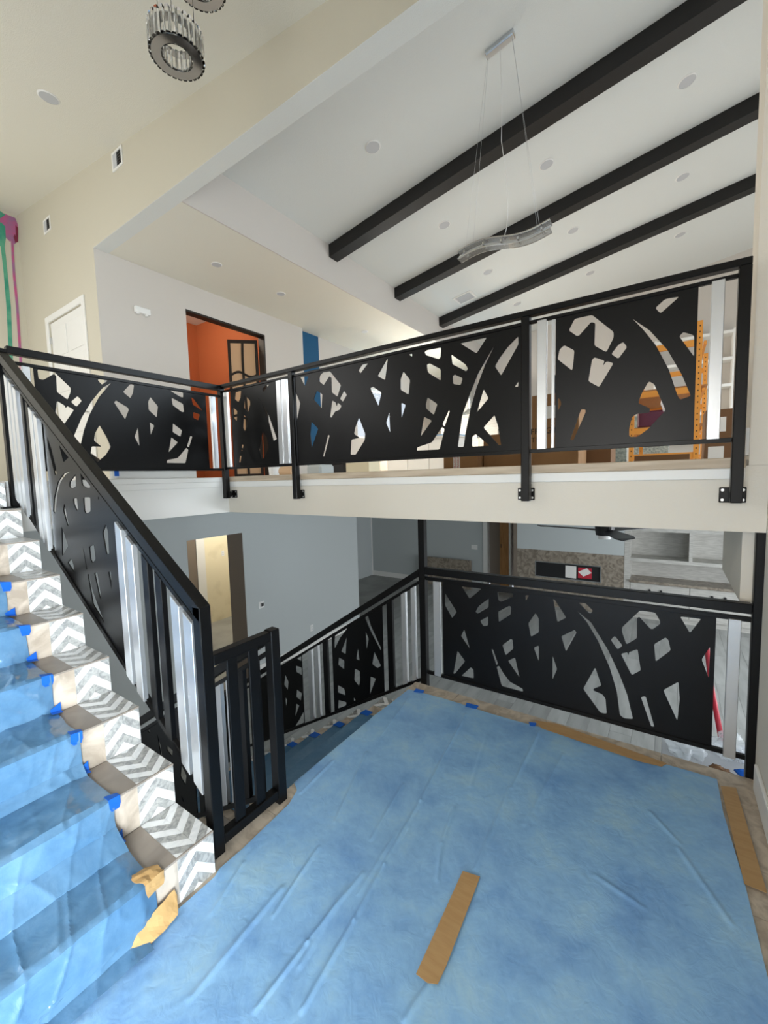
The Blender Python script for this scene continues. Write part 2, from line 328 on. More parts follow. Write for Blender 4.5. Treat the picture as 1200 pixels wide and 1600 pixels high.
# upper floor with oak nosing, white trim and fascia
S(box('floor_upper', -9.4, XA-.02, YFRONT, YF, 1.24, UF-.03, M_FASC))
S(box('floor_upper_back', -9.4, 4.4, YF+.02, 12.1, 1.26, UF-.03, M_UFLOOR))
S(box('wall_fascia_gallery', XA, XW-.001, YF, YF+.02, 1.24, UF-.03, M_FASC))
S(box('wall_fascia_stair', XA-.02, XA, 0.90, YF, 1.24, UF-.03, M_TRIM))  # same paint as the gallery fascia, whitened to carry the brighter light there
S(box('floor_landing_oak', -9.3, XA-.02, YFRONT, YF, UF-.03, UF, M_UFLOOR))
S(box('floor_great_room', -9.3, 4.3, YF+.03, 12.1, UF-.03, UF, M_UFLOOR))
S(box('trim_4', XA-.03, 0.30, YF-.022, YF+.03, UF-.040, UF+.010, M_OAK, bev=.004))         # oak nosing, long side
S(box('trim_5', XA-.05, XA+.02, 0.90, YF-.022, UF-.040, UF+.004, M_TRIM, bev=.004))
S(box('trim_6', XA+.014, 0.30, YF-.014, YF, UF-.093, UF-.040, M_TRIM, bev=.003))
S(box('trim_7', XA, XA+.014, 0.90, YF, UF-.093, UF-.040, M_TRIM, bev=.003))
# lower level
S(box('floor_lower', -9.3, 4.4, -0.4, 11.0, LF-.1, LF, M_LFLOORB))
S(box('ceiling_lower', -9.3, 4.4, YF+.02, 11.0, 1.24, 1.26, M_CEIL))
_lf = bpy.data.objects['floor_lower']
_pm = None
for i in range(32):
    for j in range(7):
        x = -5.40+.232*i; y = 2.75+1.2*j-(.6 if i % 2 else 0)-(.25 if i % 3 == 0 else 0)
        if _pm is None:
            q = box('floor_plank', 0, .229, 0, 1.197, 0, .006, M_LFLOOR, _lf, .0015); _pm = q.data
        else: q = bpy.data.objects.new('floor_plank', _pm); COL.objects.link(q); q.parent = _lf
        q.location = (x, y, LF)
LY0, LY1, LZ = 3.164, 4.07, 0.757
S(prism('wall_lower_left', [(-.4, LF), (LY0, LF), (LY0, LZ), (LY1, LZ), (LY1, LF), (6.94, LF), (6.94, 1.24), (-.4, 1.24)], 'X', -5.62, -5.45, M_GREY))
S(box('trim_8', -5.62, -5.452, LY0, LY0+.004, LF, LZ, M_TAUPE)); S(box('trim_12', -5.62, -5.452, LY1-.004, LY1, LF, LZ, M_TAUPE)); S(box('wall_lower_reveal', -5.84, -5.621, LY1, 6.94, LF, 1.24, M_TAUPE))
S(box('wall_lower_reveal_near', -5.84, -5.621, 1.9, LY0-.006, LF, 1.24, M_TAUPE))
S(box('wall_lower_cream', -8.5, -8.4, 1.9, 6.94, LF, 1.24, M_CREAM))
S(box('wall_lower_cream_end', -8.4, -5.84, 6.86, 6.94, LF, 1.24, M_CREAM))
D4 = S(empty('door_4')); YD = onX(305, 850, -8.4).y; YE = onX(318, 850, -8.4).y; box('casing', -8.4, -8.37, YD, YE, LF, 1.0, M_TRIM, D4); box('door_leaf', -8.4, -8.385, YD-1.0, YD, LF, 1.0, M_TAUPE, D4)
S(box('wall_lower_recess', -8.0, -7.9, 6.94, 10.83, LF, 1.24, M_GREY))
S(box('wall_lower_back', -7.9, -4.14, 10.83, 10.93, LF, 1.24, M_GREY))
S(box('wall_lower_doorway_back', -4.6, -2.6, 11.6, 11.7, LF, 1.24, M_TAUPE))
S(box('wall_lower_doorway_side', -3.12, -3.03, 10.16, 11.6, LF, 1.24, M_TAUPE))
S(box('wall_chimney', -3.03, -0.76, 10.16, 10.9, -0.255, 1.24, M_GREY))
S(box('wall_lower_far_right', -0.76, 4.4, 10.7, 10.8, LF, 1.24, M_GREY))
S(box('baseboard_lower_left', -5.45, -5.434, LY1+.02, 6.94, LF, LF+.15, M_TRIM))
S(box('baseboard_lower_back', -7.9, -4.14, 10.814, 10.83, LF, LF+.15, M_TRIM))
S(box('trim_9', -7.92, -7.884, 10.80, 10.83, LF+.15, 1.24, M_TRIM))
S(box('trim_10', -4.14, -4.02, 10.80, 10.93, LF, 1.0, M_TRIM)); S(box('trim_11', -4.14, -3.03, 10.80, 10.93, 1.0, 1.12, M_TRIM))
wall_with_window('wall_lower_right', 'X', 4.3, 4.4, 2.7, 10.8, LF, 1.24, [(4.4, 8.8, -1.1, 0.7)], M_GREY)
window('X', 4.35, 4.4, 8.8, -1.1, 0.7, 3, 1)
S(box('wall_bulkhead', 0.312, 1.9, 2.745, 3.60, 0.87, 1.24, M_FASC))
S(box('wall_under_landing', -1.50, XW+.12, 2.50, 2.60, LF, -.2, M_GREY))

# landing floor: concrete bed with stone tiles
LX0, LY1_ = -1.555, 2.640
S(box('floor_landing', LX0, XW, YFRONT, LY1_, -.2, -.012, M_GROUT))
S(box('floor_foyer', XA, LX0, YFRONT, -0.36, -.2, 0.0, M_STONE))
fl = bpy.data.objects['floor_landing']
xs = [LX0, -1.2, -0.6, 0.0, XW]; ys = [YFRONT, -1.8, -1.2, -0.6, 0.0, 0.6, 1.2, 1.8, 2.4, LY1_]
for i in range(len(xs)-1):
    for j in range(len(ys)-1):
        box('floor_tile', xs[i]+.0015, xs[i+1]-.0015, ys[j]+.0015, ys[j+1]-.0015, -.012, 0.0, M_STONE2, fl)

# ------------------------------------------------------------------ ceiling beams
for i, (y0, lb) in enumerate(((5.25, 'black boxed ceiling beam, the one next to the hanging wave pendant'), (7.15, 'black boxed ceiling beam, the middle one of three'),
                              (9.06, 'black boxed ceiling beam, the one next to the square ceiling vent'))):
    x0, x1 = -4.5, 4.3
    T(prism('ceiling_beam', [(x0, VC(x0)-.19), (x1, VC(x1)-.19), (x1, VC(x1)), (x0, VC(x0))], 'Y', y0, y0+.2, M_BEAM, bev=.003), lb, 'beam', 'beams on the sloped ceiling')

# ------------------------------------------------------------------ stairs with chevron marble borders
def clip(poly, a, b, c):                       # keep a*x+b*y<=c
    out = []
    for i in range(len(poly)):
        p, q = poly[i], poly[(i+1) % len(poly)]; dp, dq = a*p[0]+b*p[1]-c, a*q[0]+b*q[1]-c
        if dp <= 0: out.append(p)
        if dp*dq < 0: t = dp/(dp-dq); out.append((p[0]+(q[0]-p[0])*t, p[1]+(q[1]-p[1])*t))
    return out
def area2(p): return abs(sum(p[i][0]*p[(i+1) % len(p)][1]-p[(i+1) % len(p)][0]*p[i][1] for i in range(len(p))))/2
def chevrons(w, h, pitch=0.043, slope=0.95, phase=0.0, gap=0.0011):
    """strips (u in 0..w, v in 0..h, apex of the chevron at v=h side); returns (poly, grey?)"""
    res = []; half = w/2
    for side in (0, 1):
        ulo, uhi = (0, half) if side == 0 else (half, w); s = slope if side == 0 else -slope
        for k in range(-6, int(h/pitch)+6):
            v0 = k*pitch+phase; v1 = v0+pitch
            base = lambda u, v: v+(u-half)*s
            poly = [(ulo, base(ulo, v0)), (uhi, base(uhi, v0)), (uhi, base(uhi, v1)), (ulo, base(ulo, v1))]
            g = gap/2; n = math.hypot(1, s)
            for cc in ((-1, 0, -(ulo+g)), (1, 0, uhi-g), (0, -1, -g), (0, 1, h-g), (s, -1, -(v0-half*s)-g*n), (-s, 1, (v1-half*s)-g*n)):
                poly = clip(poly, *cc)
                if len(poly) < 3: break
            if len(poly) >= 3 and area2(poly) > 2e-5: res.append((poly, k % 2 == 0))
    return res
def tile_strips(parent, fmap, w, h, phase, join=False):
    V, F = {0: [], 1: []}, {0: [], 1: []}
    for poly, grey in chevrons(w, h, phase=phase):
        n = len(poly); vs_ = [fmap(u, v, 0.0035) for u, v in poly]+[fmap(u, v, 0.0) for u, v in poly]
        fs = [tuple(range(n)), tuple(range(2*n-1, n-1, -1))]+[(i, i+n, (i+1) % n+n, (i+1) % n) for i in range(n)]
        if join:
            k = len(V[grey]); V[grey] += vs_; F[grey] += [tuple(i+k for i in f) for f in fs]
        else: obj('chevron_tile', vs_, fs, M_MARG if grey else M_MARW, parent)
    if join:
        for g in (0, 1):
            if V[g]: o = obj('chevron_tiles', V[g], F[g], M_MARG if g else M_MARW, parent); o['kind'] = 'stuff'
CH = 0.146                                       # width of the chevron border
def flight(root, x0, z0, n, y0, y1, sgn, join=False, nsteps=None):
    """sgn=+1: climbs toward -X with first riser at x0; the border lies along y1"""
    for k in range(n):
        xn = x0-RUN*k
        zt = z0+RISE*(k+1)*1.0 if sgn > 0 else z0-RISE*(k+1)
        if sgn > 0:
            zb, xr = zt-RISE, xn
            st = empty('step'); st.parent = root
            box('tread', xn-RUN-.004, xn-.0037, y0, y1, zt-.055, zt-.0036, M_TREAD, st)
            box('riser', xn-.03, xn-.0036, y0, y1, zb-.002, zt-.055, M_STONE, st)
            box('tread_tile', xn-RUN+.002, xn-.002, y0+.002, y1-CH-.001, zt-.0036, zt, M_TREAD, st)
            box('riser_tile', xn-.0036, xn, y0+.002, y1-CH-.001, zb+.001, zt-.004, M_STONE, st)
            box('nosing_trim', xn-.004, xn+.002, y0, y1, zt-.007, zt+.0005, M_CHROME if False else M_TREAD, st)
            box('grout_bed', xn-.0036, xn-.0012, y1-CH, y1, zb, zt-.007, M_GROUT, st)
            box('grout_bed', xn-RUN, xn-.004, y1-CH, y1, zt-.0036, zt-.0012, M_GROUT, st)
            ph = (0.012*k) % 0.03
            tile_strips(st, lambda u, v, d, xn=xn, zb=zb: (xn-.0036+d+.0002, y1-CH+u, zb+v), CH, RISE-.008, 0.02+ph, join)
            tile_strips(st, lambda u, v, d, xn=xn, zt=zt: (xn-RUN+.001+v, y1-CH+u, zt-.0036+d+.0002), CH, RUN-.006, 0.005+ph, join)
        else:
            st = empty('step'); st.parent = root
            xa = x0-RUN*k
            box('tread', xa-RUN, xa, y0, y1, zt-.055, zt-.0036, M_TREAD, st)
            if k: box('riser', xa+.001, xa+.03, y0, y1, zt-.0036, zt+RISE-.056, M_STONE, st)
            box('tread_tile', xa-RUN+.002, xa-.002, y0+.002, y1-CH, zt-.0036, zt, M_STONE, st)
            tile_strips(st, lambda u, v, d, xa=xa, zt=zt: (xa-RUN+.001+v, y1-CH+u, zt-.0036+d+.0002), CH, RUN-.004, 0.01, True)
SY0, SY1 = -0.36, 0.877
st_up = T(empty('staircase'), 'stone-clad staircase with grey and white chevron marble border climbing to the upper floor', 'staircase')
flight(st_up, NX0, 0.0, 9, SY0, SY1, +1)
prism('stringer', [(NX0-.05, 0), (NX0-RUN, RISE-.07), (NX0-RUN*8, RISE*8-.07), (XA+.002, RISE*8-.07), (XA+.002, RISE*8-.34), (NX0-RUN*1.5, 0)], 'Y', SY0+.05, SY1-.02, M_FASC, st_up)
st_dn = T(empty('staircase'), 'stone staircase covered in blue film descending from the landing to the lower floor', 'staircase')
flight(st_dn, LX0, 0.0, 9, 1.31, 2.60, -1)
prism('stringer', [(LX0-.002, -RISE-.07), (LX0-.002, -RISE-.33), (LX0-RUN*6.4, LF+.001), (LX0-RUN*8, LF+.001)], 'Y', 1.36, 2.55, M_FASC, st_dn)

# ------------------------------------------------------------------ laser cut panels
def P(x0, y0, sc, *polys): return [[(x0+u/sc, y0+v/sc) for u, v in p] for p in polys]
HOLES_A = P(40, 540, 4,
 [(70,128),(160,140),(200,185),(283,265),(280,295),(262,338),(195,290),(190,190),(175,178),(110,215),(80,208)],
 [(195,345),(245,375),(250,390),(262,378),(303,402),(242,490),(185,418)], [(282,352),(325,315),(352,345),(318,383)],
 [(535,232),(480,265),(410,350),(350,450),(300,568),(345,618),(365,530),(400,430),(460,320)], [(450,215),(485,197),(535,205),(475,245)],
 [(608,290),(668,225),(680,228),(672,295),(655,330)], [(552,355),(565,343),(640,388),(645,402),(622,462)], [(680,570),(702,510),(712,630)],
 [(780,320),(828,380),(820,450),(768,402),(765,352)], [(775,478),(805,500),(782,560)], [(812,250),(832,252),(834,278)],
 [(898,265),(985,278),(985,325),(965,320),(908,285)], [(912,325),(985,365),(990,415),(975,415),(918,372)], [(1075,292),(1103,292),(1103,315)],
 [(1035,325),(1048,330),(1108,410),(1045,370)], [(1047,415),(1090,430),(1078,467),(1047,452)], [(920,485),(978,530),(968,570),(918,540)],
 [(910,572),(952,605),(893,668)], [(1028,565),(1043,568),(1022,635),(1008,630)], [(1005,638),(1018,650),(1000,735),(880,733),(885,715),(950,703)],
 [(462,497),(505,570),(533,632),(500,685),(447,728),(405,680),(412,630),(475,632),(427,595),(432,550)])
HOLES_B1 = P(340, 560, 5,
 [(140,265),(185,252),(180,310),(165,342),(135,320)], [(212,285),(255,330),(257,360),(240,422),(205,385)], [(118,380),(155,410),(152,490),(140,480),(105,435)],
 [(205,440),(240,470),(237,520),(215,570),(200,545)], [(350,240),(380,205),(405,205),(362,265)], [(303,293),(340,340),(400,440),(465,630),(438,645),(395,480),(350,360)],
 [(352,575),(385,610),(400,700),(380,750),(350,795),(325,710)], [(190,672),(205,675),(195,725),(185,720)],
 [(175,762),(188,762),(180,815),(168,812)])
HOLES_B2 = P(340, 560, 5,
 [(590,215),(648,350),(607,565)], [(645,145),(712,140),(683,220)], [(755,310),(775,252),(820,280),(815,392),(755,325)],
 [(800,130),(825,108),(880,102),(965,210),(938,300),(892,265),(888,150),(875,140),(830,210),(792,178)], [(955,315),(988,252),(1012,285),(980,340)],
 [(895,328),(925,345),(930,375),(938,345),(970,370),(955,402),(920,415),(890,465),(878,455)], [(1100,95),(1130,48),(1178,38),(1118,118)],
 [(733,493),(788,550),(737,700),(725,590)], [(862,598),(877,602),(835,768),(823,765)],
 [(1105,460),(1155,590),(1150,640),(1080,752),(1038,752),(1045,635),(1110,620),(1065,590),(1075,540)]) + P(560, 510, 1200/270,
 [(133,345),(200,225),(205,230),(187,373)], [(82,430),(100,417),(162,460),(140,555)], [(350,195),(375,190),(375,210)], [(313,312),(360,372),(350,475),(293,440),(293,365)],
 [(298,530),(330,545),(300,640)], [(215,590),(222,742),(192,670)], [(458,178),(475,165),(575,147),(572,215),(560,228),(470,200)],
 [(475,265),(495,257),(573,298),(573,377),(490,325),(480,310)], [(645,195),(745,265),(762,295),(750,312),(652,262)], [(655,345),(668,335),(725,360),(712,408),(658,400)],
 [(708,118),(893,77),(822,188)], [(952,120),(890,225),(830,330),(770,480),(720,620),(690,838),(732,838),(745,740),(780,570),(820,430),(880,270)],
 [(480,493),(550,540),(525,615),(470,570),(468,540)], [(455,627),(512,655),(432,767)], [(628,580),(636,590),(600,697),(583,680)],
 [(580,698),(600,712),(565,855),(405,862),(408,840),(510,805)], [(1110,68),(1112,125),(992,342),(948,278),(980,220),(1040,140)],
 [(870,435),(905,500),(820,602),(850,500)], [(1112,380),(1110,420),(1085,420)], [(945,615),(970,690),(992,825),(975,825),(868,702)], [(815,747),(912,828),(788,835),(790,765)])
HOLES_B3 = P(830, 430, 4,
 [(235,345),(272,272),(380,248),(515,355),(515,392),(470,482),(395,440),(400,300),(375,293),(300,378),(285,380)],
 [(168,510),(177,465),(205,437),(270,470),(265,540),(257,597),(168,527)], [(500,493),(545,435),(575,417),(600,450),(545,523)],
 [(380,530),(395,513),(460,535),(447,568),(470,537),(515,550),(425,700),(357,662)], [(775,205),(838,148),(920,135),(915,145),(808,240)],
 [(630,270),(740,345),(850,465),(940,620),(998,755),(930,778),(915,755),(860,590),(780,440),(700,340)], [(925,383),(950,355),(1018,375),(1018,510)],
 [(735,662),(768,680),(840,845),(730,962),(665,1010),(612,1010),(612,960),(628,890),(655,868),(740,858),(742,832),(668,800),(690,740)],
 [(312,838),(340,840),(340,858),(265,1030),(243,1030)], [(168,765),(185,785),(188,810),(168,850)])
HOLES_L = P(660, 880, 5,
 [(178,232),(270,380),(232,430),(178,330)], [(305,180),(462,200),(368,278)], [(520,275),(517,345),(430,395),(415,380),(440,335)], [(515,415),(515,487),(475,492),(450,450)],
 [(588,222),(712,235),(708,262),(612,302),(595,290)], [(592,378),(680,332),(695,340),(690,400),(597,460)], [(805,250),(835,250),(808,295)],
 [(885,388),(910,430),(910,540),(848,575),(828,470)], [(1022,280),(1035,285),(1125,425),(1055,460)], [(328,515),(373,672),(302,570)], [(275,682),(335,765),(255,862),(242,862)],
 [(380,812),(400,830),(403,900),(305,880)], [(625,640),(690,592),(705,597),(712,665),(650,720)], [(668,762),(725,735),(760,895)], [(540,672),(552,672),(592,785),(578,797)],
 [(580,810),(600,800),(635,860),(685,925),(785,980),(788,1005),(620,960)], [(870,660),(910,640),(910,768)], [(1085,570),(1190,520),(1205,540),(1122,690)], [(1018,722),(1053,825),(1016,910)]) + P(880, 900, 4,
 [(95,165),(140,170),(187,215),(168,238)], [(85,215),(175,290),(280,460),(350,610),(400,740),(437,895),(380,890),(355,870),(335,720),(290,570),(220,410),(150,290)],
 [(480,215),(575,228),(605,280),(605,300),(560,332),(545,330),(475,255),(460,265),(460,390),(395,428),(368,350),(368,320)], [(297,400),(322,372),(372,435),(340,460)],
 [(360,485),(402,475),(408,498),(412,475),(465,455),(485,590),(428,620)], [(568,425),(640,383),(658,400),(672,465),(578,535)], [(730,252),(863,268),(792,357)],
 [(200,570),(240,685),(190,705),(190,715),(245,738),(265,765),(272,862),(232,855),(125,705)], [(485,755),(515,750),(570,942),(550,940)], [(720,660),(728,770),(713,905),(625,712)],
 [(918,440),(910,640),(865,520)])
HOLES_D1 = P(420, 900, 5,
 [(520,440),(620,380),(620,400),(560,480),(515,570),(512,520)], [(565,592),(610,475),(602,610)], [(548,635),(592,660),(590,730),(543,695)], [(742,298),(772,295),(800,390),(880,565),(875,585),(800,440)],
 [(757,430),(782,490),(765,580)], [(697,560),(710,660),(683,650)], [(825,590),(878,700),(850,720),(808,690)], [(672,722),(712,742),(715,820),(705,862),(668,815)], [(795,785),(838,800),(790,927)],
 [(540,850),(592,880),(600,932),(540,910)], [(545,968),(608,985),(605,1010),(540,1035)], [(662,945),(680,970),(668,978)])
HOLES_D2 = P(420, 900, 5,
 [(150,662),(160,665),(155,690)], [(200,635),(258,600),(255,665)], [(212,700),(260,715),(265,778),(215,750)], [(130,768),(155,825),(150,892),(120,850)], [(220,885),(260,915),(252,975),(215,945)],
 [(130,945),(145,965),(135,1030)], [(215,995),(240,1010),(205,1105)], [(285,1035),(278,1150),(200,1183),(235,1130)], [(80,1000),(95,1115),(82,1080)])
HOLES_S = P(60, 700, 5,
 [(185,610),(237,765),(190,845)], [(262,860),(280,920),(285,975),(232,895)], [(120,500),(125,400),(155,265),(200,200),(268,176),(220,205),(178,265),(150,370),(140,510)],
 [(295,200),(298,300),(260,318),(245,300),(248,265)], [(330,180),(405,262),(410,310),(375,310),(345,290)], [(275,395),(305,390),(315,488),(302,488),(280,440)], [(355,385),(410,385),(412,495),(375,515),(362,490)],
 [(470,362),(485,380),(472,408)], [(205,428),(215,470),(242,612),(230,605),(198,490)], [(530,592),(548,650),(558,828),(535,832),(505,660)], [(400,770),(438,755),(452,870),(425,900),(410,870)],
 [(352,772),(360,800),(388,950),(380,950)], [(440,975),(465,972),(497,1190),(480,1160)], [(550,965),(570,965),(578,1112)], [(388,982),(400,985),(430,1120),(525,1375),(430,1222)], [(648,1195),(665,1370),(660,1390)]) + P(0, 660, 6,
 [(550,175),(660,320),(600,375)], [(448,130),(485,240),(530,420),(535,490),(520,495),(455,220)])
HOLES_R = P(180, 1060, 6.667,
 [(340,550),(365,530),(368,572)], [(440,565),(475,690),(497,825),(478,810)], [(540,690),(605,750),(595,815),(540,745)], [(690,890),(748,1010),(735,1115),(680,1020)], [(690,1215),(725,1270),(715,1290)])
def roundc(p, r=0.009):
    out = []
    for i in range(len(p)):
        a, b, c = Vector(p[i-1]), Vector(p[i]), Vector(p[(i+1) % len(p)])
        l1, l2 = (a-b).length, (c-b).length
        if min(l1, l2) < 1e-4: continue
        t = min(r, .3*l1, .3*l2); q0 = b+(a-b)/l1*t; q1 = b+(c-b)/l2*t
        out += [q0, (q0+q1+b*2)/4, q1]
    return out
def cut_panel(name, axis, pos, outline, holes, parent, thick=0.006):
    """steel sheet in the plane axis=pos; outline and holes as (u, z); holes cut right through"""
    us = [p[0] for p in outline]; cx = sum(us)/len(us)
    cu = bpy.data.curves.new(name, 'CURVE'); cu.dimensions = '2D'; cu.fill_mode = 'BOTH'; cu.extrude = thick/2
    def add(pts):
        sp = cu.splines.new('POLY'); sp.points.add(len(pts)-1); sp.use_cyclic_u = True
        for q, pt in zip(sp.points, pts): q.co = (pt[0], pt[1], 0, 1)
    add(outline)
    for h in holes: add(roundc(h))
    t = bpy.data.objects.new(name+'_src', cu); COL.objects.link(t)
    me = bpy.data.meshes.new_from_object(t.evaluated_get(bpy.context.evaluated_depsgraph_get())); me.name = name
    bpy.data.objects.remove(t); bpy.data.curves.remove(cu)
    for v in me.vertices:
        u, w, d = v.co
        v.co = (u, pos-d, w) if axis == 'Y' else (pos+d, u, w)
    me.materials.clear(); me.materials.append(M_STEEL); me.update()
    o = bpy.data.objects.new(name, me); COL.objects.link(o); o.parent = parent
    return o
def uvs(axis, pos, polys, tol=None):
    out = []
    for p in polys:
        q = []
        for x, y in p:
            w = onY(x, y, pos) if axis == 'Y' else onX(x, y, pos)
            q.append((w.x if axis == 'Y' else w.y, w.z))
        out.append(q)
    return out
def clamp_holes(holes, ulo, uhi, zlo, zhi, m=0.012):
    """keep every cut-out inside the sheet (zlo, zhi are functions of u)"""
    out = []
    for p in holes:
        q = clip(clip(p, 1, 0, uhi-m), -1, 0, -(ulo+m))
        a0, a1 = zlo(ulo), zlo(uhi); s = (a1-a0)/(uhi-ulo); q = clip(q, s, -1, -(a0-s*ulo)-m) if len(q) > 2 else q
        b0, b1 = zhi(ulo), zhi(uhi); s = (b1-b0)/(uhi-ulo); q = clip(q, -s, 1, (b0-s*ulo)-m) if len(q) > 2 else q
        if len(q) > 2 and area2(q) > 6e-5: out.append(q)
    return out
def rail_bar(name, axis, pos, u0, u1, zf, h, dep, material, parent, off=0.0, bev=.002):
    """bar following z = zf(u) (its top), vertical height h, depth dep, centred on the plane"""
    pl = [(u0, zf(u0)-h), (u1, zf(u1)-h), (u1, zf(u1)), (u0, zf(u0))]
    return prism(name, pl, axis, pos+off-dep/2, pos+off+dep/2, material, parent, bev)
def upright(name, axis, pos, u0, u1, zlo, zhi, dep, material, parent, off=0.0, bev=.002):
    pl = [(u0, zlo(u0)), (u1, zlo(u1)), (u1, zhi(u1)), (u0, zhi(u0))]
    return prism(name, pl, axis, pos+off-dep/2, pos+off+dep/2, material, parent, bev)
K = lambda v: (lambda u: v)
def plate(parent, x0, x1, z0, z1, y=YF):
    p = box('mounting_plate', x0, x1, y-.009, y, z0, z1, M_STEEL, parent, bev=.003)
    for bx in (x0+.013, x1-.013):
        for bz in (z0+.014, z1-.014): cyl('bolt', (bx, y-.0125, bz), .0068, .004, M_BOLT, p, 12, 'Y')

# -- gallery railing (L shaped, around the upper floor)
YB, XAR = 2.58, -3.66
G = T(empty('gallery_railing'), 'black steel gallery railing with laser-cut panels along the upper floor edge', 'railing')
for lo, hi in ((-3.685, 0.25),): 
    box('top_rail', lo, 0.286, YB-.025, YB+.025, 2.461, 2.494, M_STEEL, G, .003)
box('top_rail', XAR-.025, XAR+.025, 0.96, YB-.026, 2.436, 2.486, M_STEEL, G, .003)
for a, b in ((-3.63, -2.70), (-2.645, -.74), (-.69, .239)):
    box('upper_rail', a, b, YB-.011, YB+.011, 2.418, 2.436, M_STEEL, G, .0015)
    box('bottom_rail', a, b, YB-.011, YB+.011, 1.672, 1.694, M_STEEL, G, .0015)
box('upper_rail', XAR-.011, XAR+.011, 0.99, YB-.03, 2.372, 2.394, M_STEEL, G, .0015)
box('bottom_rail', XAR-.011, XAR+.011, 0.99, YB-.03, 1.660, 1.682, M_STEEL, G, .0015)
for px_ in (-2.672, -0.715):
    box('post', px_-.024, px_+.024, YB-.028, YB+.022, 1.385, 2.460, M_STEEL, G, .003)
    box('standoff', px_-.02, px_+.02, YB+.022, YF-.009, 1.392, 1.45, M_STEEL, G)
    plate(G, px_-.066, px_+.036, 1.388, 1.462)
box('post', 0.240, 0.286, YB-.028, YB+.022, 1.385, 2.460, M_STEEL, G, .003)
box('standoff', 0.244, 0.282, YB+.022, YF-.009, 1.392, 1.45, M_STEEL, G); plate(G, 0.204, 0.308, 1.382, 1.458)
box('post', -3.686, -3.636, YB-.028, YB+.022, 1.385, 2.460, M_STEEL, G, .003)
box('standoff', -3.636, -3.612, YB-.01, YB+.02, 1.40, 1.455, M_STEEL, G); plate(G, -3.66, -3.575, 1.388, 1.462)
zlo, zhi = K(1.694), K(2.416)
for (a, b, H_) in ((-3.505, -2.86, HOLES_B1), (-2.640, -.742, HOLES_B2), (-.551, .094, HOLES_B3)):
    cut_panel('cutout_panel', 'Y', YB, [(a, 1.69), (b, 1.69), (b, 2.42), (a, 2.42)], clamp_holes(uvs('Y', YB, H_), a, b, zlo, zhi, .006), G)
cut_panel('cutout_panel', 'X', XAR, [(1.10, 1.678), (2.405, 1.678), (2.405, 2.376), (1.10, 2.376)], clamp_holes(uvs('X', XAR, HOLES_A), 1.10, 2.405, K(1.682), K(2.372), .006), G)
for c in (-3.588, -2.835, -2.765): upright('aluminium_bar', 'Y', YB, c-.028, c+.028, K(1.694), K(2.416), .024, M_ALU, G)
for a, b in ((-.650, -.598), (.143, .193)): upright('aluminium_bar', 'Y', YB, a, b, K(1.690), K(2.424), .026, M_ALU, G, -.004)
upright('aluminium_bar', 'Y', YB, -.572, -.556, K(1.694), K(2.416), .012, M_ALU, G)
upright('aluminium_bar', 'X', XAR, 2.45, 2.505, K(1.682), K(2.372), .024, M_ALU, G)
upright('aluminium_bar', 'X', XAR, 1.035, 1.08, K(1.682), K(2.372), .024, M_ALU, G)

# -- stair railing (upper flight) with the short guard on the landing
YS = 0.93
zt_s = lambda u: 1.057-.6516*(u+1.495)
zb_s = lambda u: .262-.62*(u+1.56)
R = T(empty('stair_railing'), 'black steel railing with cut-out panel and silver bars beside the upper stairs', 'railing')
rail_bar('top_rail', 'Y', YS, -3.64, -1.505, zt_s, .066, .05, M_STEEL, R, bev=.003)
rail_bar('upper_rail', 'Y', YS, -3.60, -1.53, lambda u: zt_s(u)-.092, .028, .022, M_STEEL, R)
rail_bar('bottom_rail', 'Y', YS, -3.60, -1.53, zb_s, .03, .022, M_STEEL, R)
box('newel_post', -1.553, -1.503, YS-.025, YS+.025, 0.0, zt_s(-1.51)-.005, M_STEEL, R, .003)
box('post', -3.655, -3.605, YS-.025, YS+.025, RISE*8+.004, zt_s(-3.64), M_STEEL, R, .003)
box('post_foot', -3.69, -3.57, .845, YS+.03, RISE*8+.0005, RISE*8+.010, M_STEEL, R, .002)
zlo_s, zhi_s = (lambda u: zb_s(u)-.004), (lambda u: zt_s(u)-.116)
a, b = -3.005, -2.185
cut_panel('cutout_panel', 'Y', YS, [(a, zlo_s(a)), (b, zlo_s(b)), (b, zhi_s(b)), (a, zhi_s(a))], clamp_holes(uvs('Y', YS, HOLES_S), a, b, zb_s, zhi_s, .006), R)
for a, b in ((-2.165, -2.105), (-2.07, -2.01), (-1.715, -1.655), (-1.628, -1.568), (-3.09, -3.04), (-3.16, -3.11), (-3.40, -3.35), (-3.47, -3.42), (-3.54, -3.49)):
    upright('aluminium_bar', 'Y', YS, a, b, lambda u: zb_s(u)-.012, zhi_s, .024, M_ALU, R, -.012)
for a, b in ((-1.955, -1.905), (-1.85, -1.80), (-3.235, -3.195), (-3.31, -3.27)):
    upright('black_bar', 'Y', YS, a, b, lambda u: zb_s(u)-.006, zhi_s, .024, M_STEEL, R, -.002)
GX = -1.528
SG = T(empty('landing_guard'), 'short black steel guard with flat bars between newel post and descending stairs', 'railing')
box('post', GX-.025, GX+.025, 1.250, 1.300, 0.0, .856, M_STEEL, SG, .003)
box('top_rail', GX-.022, GX+.022, YS+.026, 1.249, .806, .852, M_STEEL, SG, .003)
box('bottom_rail', GX-.022, GX+.022, YS+.026, 1.249, .03, .075, M_STEEL, SG, .003)
for a, b in ((1.022, 1.072), (1.132, 1.182)): upright('black_bar', 'X', GX, a, b, K(.075), K(.806), .014, M_STEEL, SG, .006)
